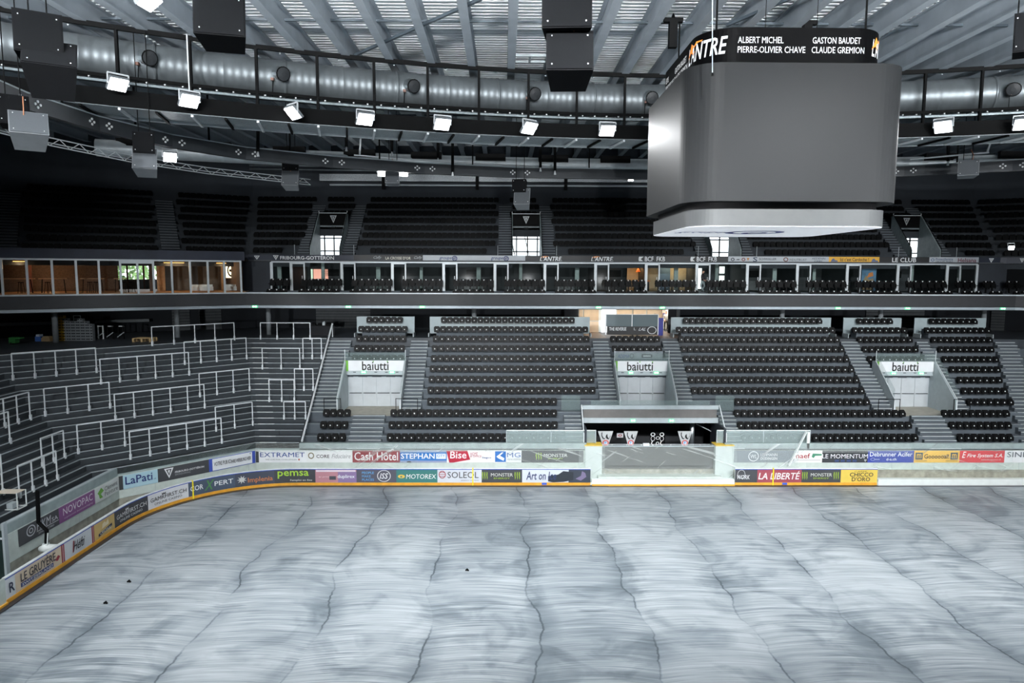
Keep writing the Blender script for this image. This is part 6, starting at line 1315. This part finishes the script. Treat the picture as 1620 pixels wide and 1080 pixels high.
c = at(72, 868, Y=31.0); MB().tube([c+Vector((-.25, 0, 0)), c+Vector((.0, -.03, .05)), c+Vector((.45, .25, .02))], [.12, .2, .1], 10).build('plastic_bundle', M_white, None, True, label='crumpled white plastic bundle on the boards beneath the bent pole', cat='bundle')
c = at(28, 806, Z=2.62); t = thing('camera_cage', 'white framed camera cage with pale top at the left edge', 'cage', c); z0, z1 = c.z, c.z+.8; x0, x1 = c.x-1.05, c.x; y0, y1 = c.y, c.y+.6
MB().box(x0, x1, y0, y1, z1-.03, z1).build('top_plate', ink(226, 214, 196), t); legs4(t, x0, x1, y0, y1, z0, z1, M_white, .04, 'frame_post')
for y in (y0, y1): MB().bar((x0, y, z0), (x1, y, z0), .04, .04).build('frame_rail', M_white, t)
for x in (x0, x1): MB().bar((x, y0, z0), (x, y1, z0), .04, .04).build('frame_rail', M_white, t)
MB().box(x0+.2, x1-.3, y0+.1, y1-.1, z0, z0+.25).build('camera_body', M_lgrey, t)
# small debris on the rink surface
for px_, py, lab in ((204, 921, 'small black object lying on the rink at left'), (167, 955, 'black scrap on the rink below the left small object'), (739, 903, 'tiny dark scrap on the rink left of centre')):
    c = at(px_, py, Z=0); MB().tube([(c.x-.08, c.y, .03), (c.x, c.y+.02, .07), (c.x+.08, c.y, .02)], [.03, .06, .03], 7).build('debris', M_black, None, label=lab, cat='debris')
# ================================================================ TREES OUTSIDE
M_leaf = mat('leaf_green', (176, 206, 140), .7, 0, .3, 2); M_bark = mat('bark', (90, 76, 62), .8)
def tree(x, y, z, r, label):
    t = thing('tree', label, 'tree', (x, y, 0), 'trees outside the windows'); rnd = random.Random(int(x*10)); MB().tube([(x, y, 0), (x+.1, y, z*.6), (x, y, z)], [.3, .22, .1], 8).build('trunk', M_bark, t); mb = MB()
    for k in range(260):
        d = Vector((rnd.gauss(0, 1), rnd.gauss(0, 1), rnd.gauss(0, 1))).normalized()*r*rnd.uniform(.5, 1); c = Vector((x, y, z))+d; u = Vector((rnd.uniform(-1, 1), rnd.uniform(-1, 1), rnd.uniform(-1, 1))).normalized()*.22; v = u.orthogonal().normalized()*.16
        mb.add([c-u, c+v, c+u, c-v], [(0,1,2,3)])
    mb.build('foliage', M_leaf, t, kind='stuff')
pp, q0, q1 = LEFT_HOLE
for k, u in enumerate((.15, .5, .85)):
    (x, y), (nx, ny), _ = pp(q0+(q1-q0)*u); tree(x-nx*(4+6*k), y-ny*(4+6*k), 13.6, 2.2, ('tree seen through the left lounge window', 'tree seen through the middle lounge window', 'tree seen through the right lounge window')[k])
tree(17.2, 71, 14.6, 1.5, 'tree outside the upper window under the screen cube'); tree(-15.6, 71, 14.2, 1.4, 'tree outside the leftmost upper window')
# ================================================================ PEOPLE
PEOPLE = []
def person(label, loc, yaw, jacket, trousers, hair, step=.12, arm=.1):
    h = 1.74; J = {}
    P = [(0,0,.93), (0,0,1.12), (0,.01,1.38), (0,.0,1.5), (0,-.01,1.58), (0,-.01,1.66)]
    rad = [.15, .145, .17, .06, .085, .075]; E = [(0,1),(1,2),(2,3),(3,4),(4,5)]
    def chain(start, pts, rs):
        prev = start
        for p, r in zip(pts, rs): P.append(p); rad.append(r); E.append((prev, len(P)-1)); prev = len(P)-1
        return prev
    for s in (-1, 1):
        f = step*s
        chain(0, [(s*.1, 0, .88), (s*.11, -f*.4, .48), (s*.11, f*.5, .09), (s*.12, f*.5-.16, .035)], [.095, .065, .045, .035])
        w = chain(2, [(s*.19, .01, 1.4), (s*.24, .03, 1.12), (s*.22, -.12-arm, .95)], [.065, .048, .034])
        b = Vector((s*.22, -.12-arm, .95)); pl = chain(w, [tuple(b+Vector((0, -.07, -.04)))], [.034])
        for k in range(4): chain(pl, [tuple(b+Vector((s*(-.03+.02*k), -.12, -.06-.004*k))), tuple(b+Vector((s*(-.03+.02*k), -.145+.008*abs(k-1.5), -.1)))], [.01, .009])
        chain(w, [tuple(b+Vector((-s*.045, -.05, -.01))), tuple(b+Vector((-s*.055, -.085, -.03)))], [.012, .01])
    me = bpy.data.meshes.new('body'); me.from_pydata(P, E, []); o = bpy.data.objects.new('tmp_body', me); COL.objects.link(o)
    sk = o.modifiers.new('s', 'SKIN'); o.modifiers.new('u', 'SUBSURF').levels = 1
    lay = me.skin_vertices[0].data if me.skin_vertices else None
    if lay is None:
        bpy.context.view_layer.objects.active = o; bpy.ops.object.skin_root_mark if False else None
    for v, r in zip(me.skin_vertices[0].data, rad): v.radius = (r, r)
    me.skin_vertices[0].data[0].use_root = True
    PEOPLE.append((o, label, loc, yaw, jacket, trousers, hair))
def finish_people():
    dg = bpy.context.evaluated_depsgraph_get(); SK = (205, 160, 135)
    for o, label, loc, yaw, jk, tz, hr in PEOPLE:
        me = bpy.data.meshes.new_from_object(o.evaluated_get(dg)); me.name = 'body'; me.materials.clear()
        for c in (jk, tz, SK, (30, 28, 28)): me.materials.append(ink(*c))
        for p in me.polygons:
            z = p.center.z; hand = p.center.y < -.17 and z < 1.02 and z > .7
            p.material_index = 2 if (z > 1.5 or hand) else (3 if z < .1 else (1 if z < .93 and abs(p.center.x) < .2 else 0)); p.use_smooth = True
        vs = [tuple(v.co) for v in me.vertices]; fs = [tuple(q.vertices) for q in me.polygons]; mi = [q.material_index for q in me.polygons]
        n0 = len(vs); NL, NM = 8, 14
        for i in range(NL+1):
            a = PI*i/NL-PI/2
            for k in range(NM):
                b = 2*PI*k/NM; w = .076*(1-.12*max(0, -math.sin(a))); vs.append((w*math.cos(a)*math.cos(b), -.008+.094*math.cos(a)*math.sin(b)-(.012 if math.sin(b) < -.97 and abs(i-4) < 2 else 0), 1.63+.118*math.sin(a)))
        for i in range(NL):
            for k in range(NM): fs.append((n0+i*NM+k, n0+i*NM+(k+1) % NM, n0+(i+1)*NM+(k+1) % NM, n0+(i+1)*NM+k)); mi.append(2)
        old = me; me = bpy.data.meshes.new('body'); me.from_pydata(vs, [], fs)
        for mm in old.materials: me.materials.append(mm)
        me.polygons.foreach_set('material_index', mi); me.polygons.foreach_set('use_smooth', [True]*len(fs)); me.update(); bpy.data.meshes.remove(old)
        t = thing('person', label, 'person', loc); t.rotation_euler = (0, 0, yaw); obj('body', me, t, loc=(0, 0, 0))
        hm = MB()
        for k in range(6):
            a0, a1 = PI/2*k/6, PI/2*(k+1)/6
            for q in range(14):
                b0, b1 = 2*PI*q/14, 2*PI*(q+1)/14
                S = lambda a, b: (.084*math.cos(a)*math.cos(b), .0+.1*math.cos(a)*math.sin(b)+.004, 1.66+.098*math.sin(a)-(.06*max(0, math.sin(b)) if a < .3 else 0)+(.035*max(0, -math.sin(b)) if a < .3 else 0))
                hm.add([S(a0, b0), S(a0, b1), S(a1, b1), S(a1, b0)], [(0,1,2,3)])
        ho = hm.build('hair', ink(*hr), None, True); ho.parent = t
        fm = MB()
        for sx in (-1, 1): fm.tube([(sx*.028, -.09, 1.633), (sx*.028, -.098, 1.633)], [.011, .006], 8).tube([(sx*.072, .0, 1.6), (sx*.082, .004, 1.625), (sx*.074, .0, 1.65)], [.006, .016, .008], 6, 1)
        fm.tube([(0, -.1, 1.635), (0, -.118, 1.602), (0, -.1, 1.592)], [.006, .012, .008], 6, 1).tube([(-.022, -.094, 1.565), (0, -.1, 1.563), (.022, -.094, 1.565)], [.003, .006, .003], 6, 2)
        fo = fm.build('face', [ink(60, 48, 44), ink(*SK), ink(160, 100, 92)], None, True); fo.parent = t
        bpy.data.objects.remove(o)
person('person in dark jacket and pale jeans walking out of a loge door', (at(1111, 459, Y=55.4).x, 55.35, 12.25), .9, (38, 36, 42), (150, 168, 172), (34, 28, 26), .3)
person('person in white top and dark trousers standing in the bright corridor', (at(1054, 500, Y=58.6).x, 58.6, CONC), .2, (228, 226, 222), (40, 40, 44), (90, 64, 44))
person('person with dark shirt and pale trousers behind the beige wall edge', (at(1050, 500, Y=60.2).x, 60.2, CONC), -.3, (66, 66, 92), (196, 190, 194), (40, 32, 30))
flush_text()
finish_people()
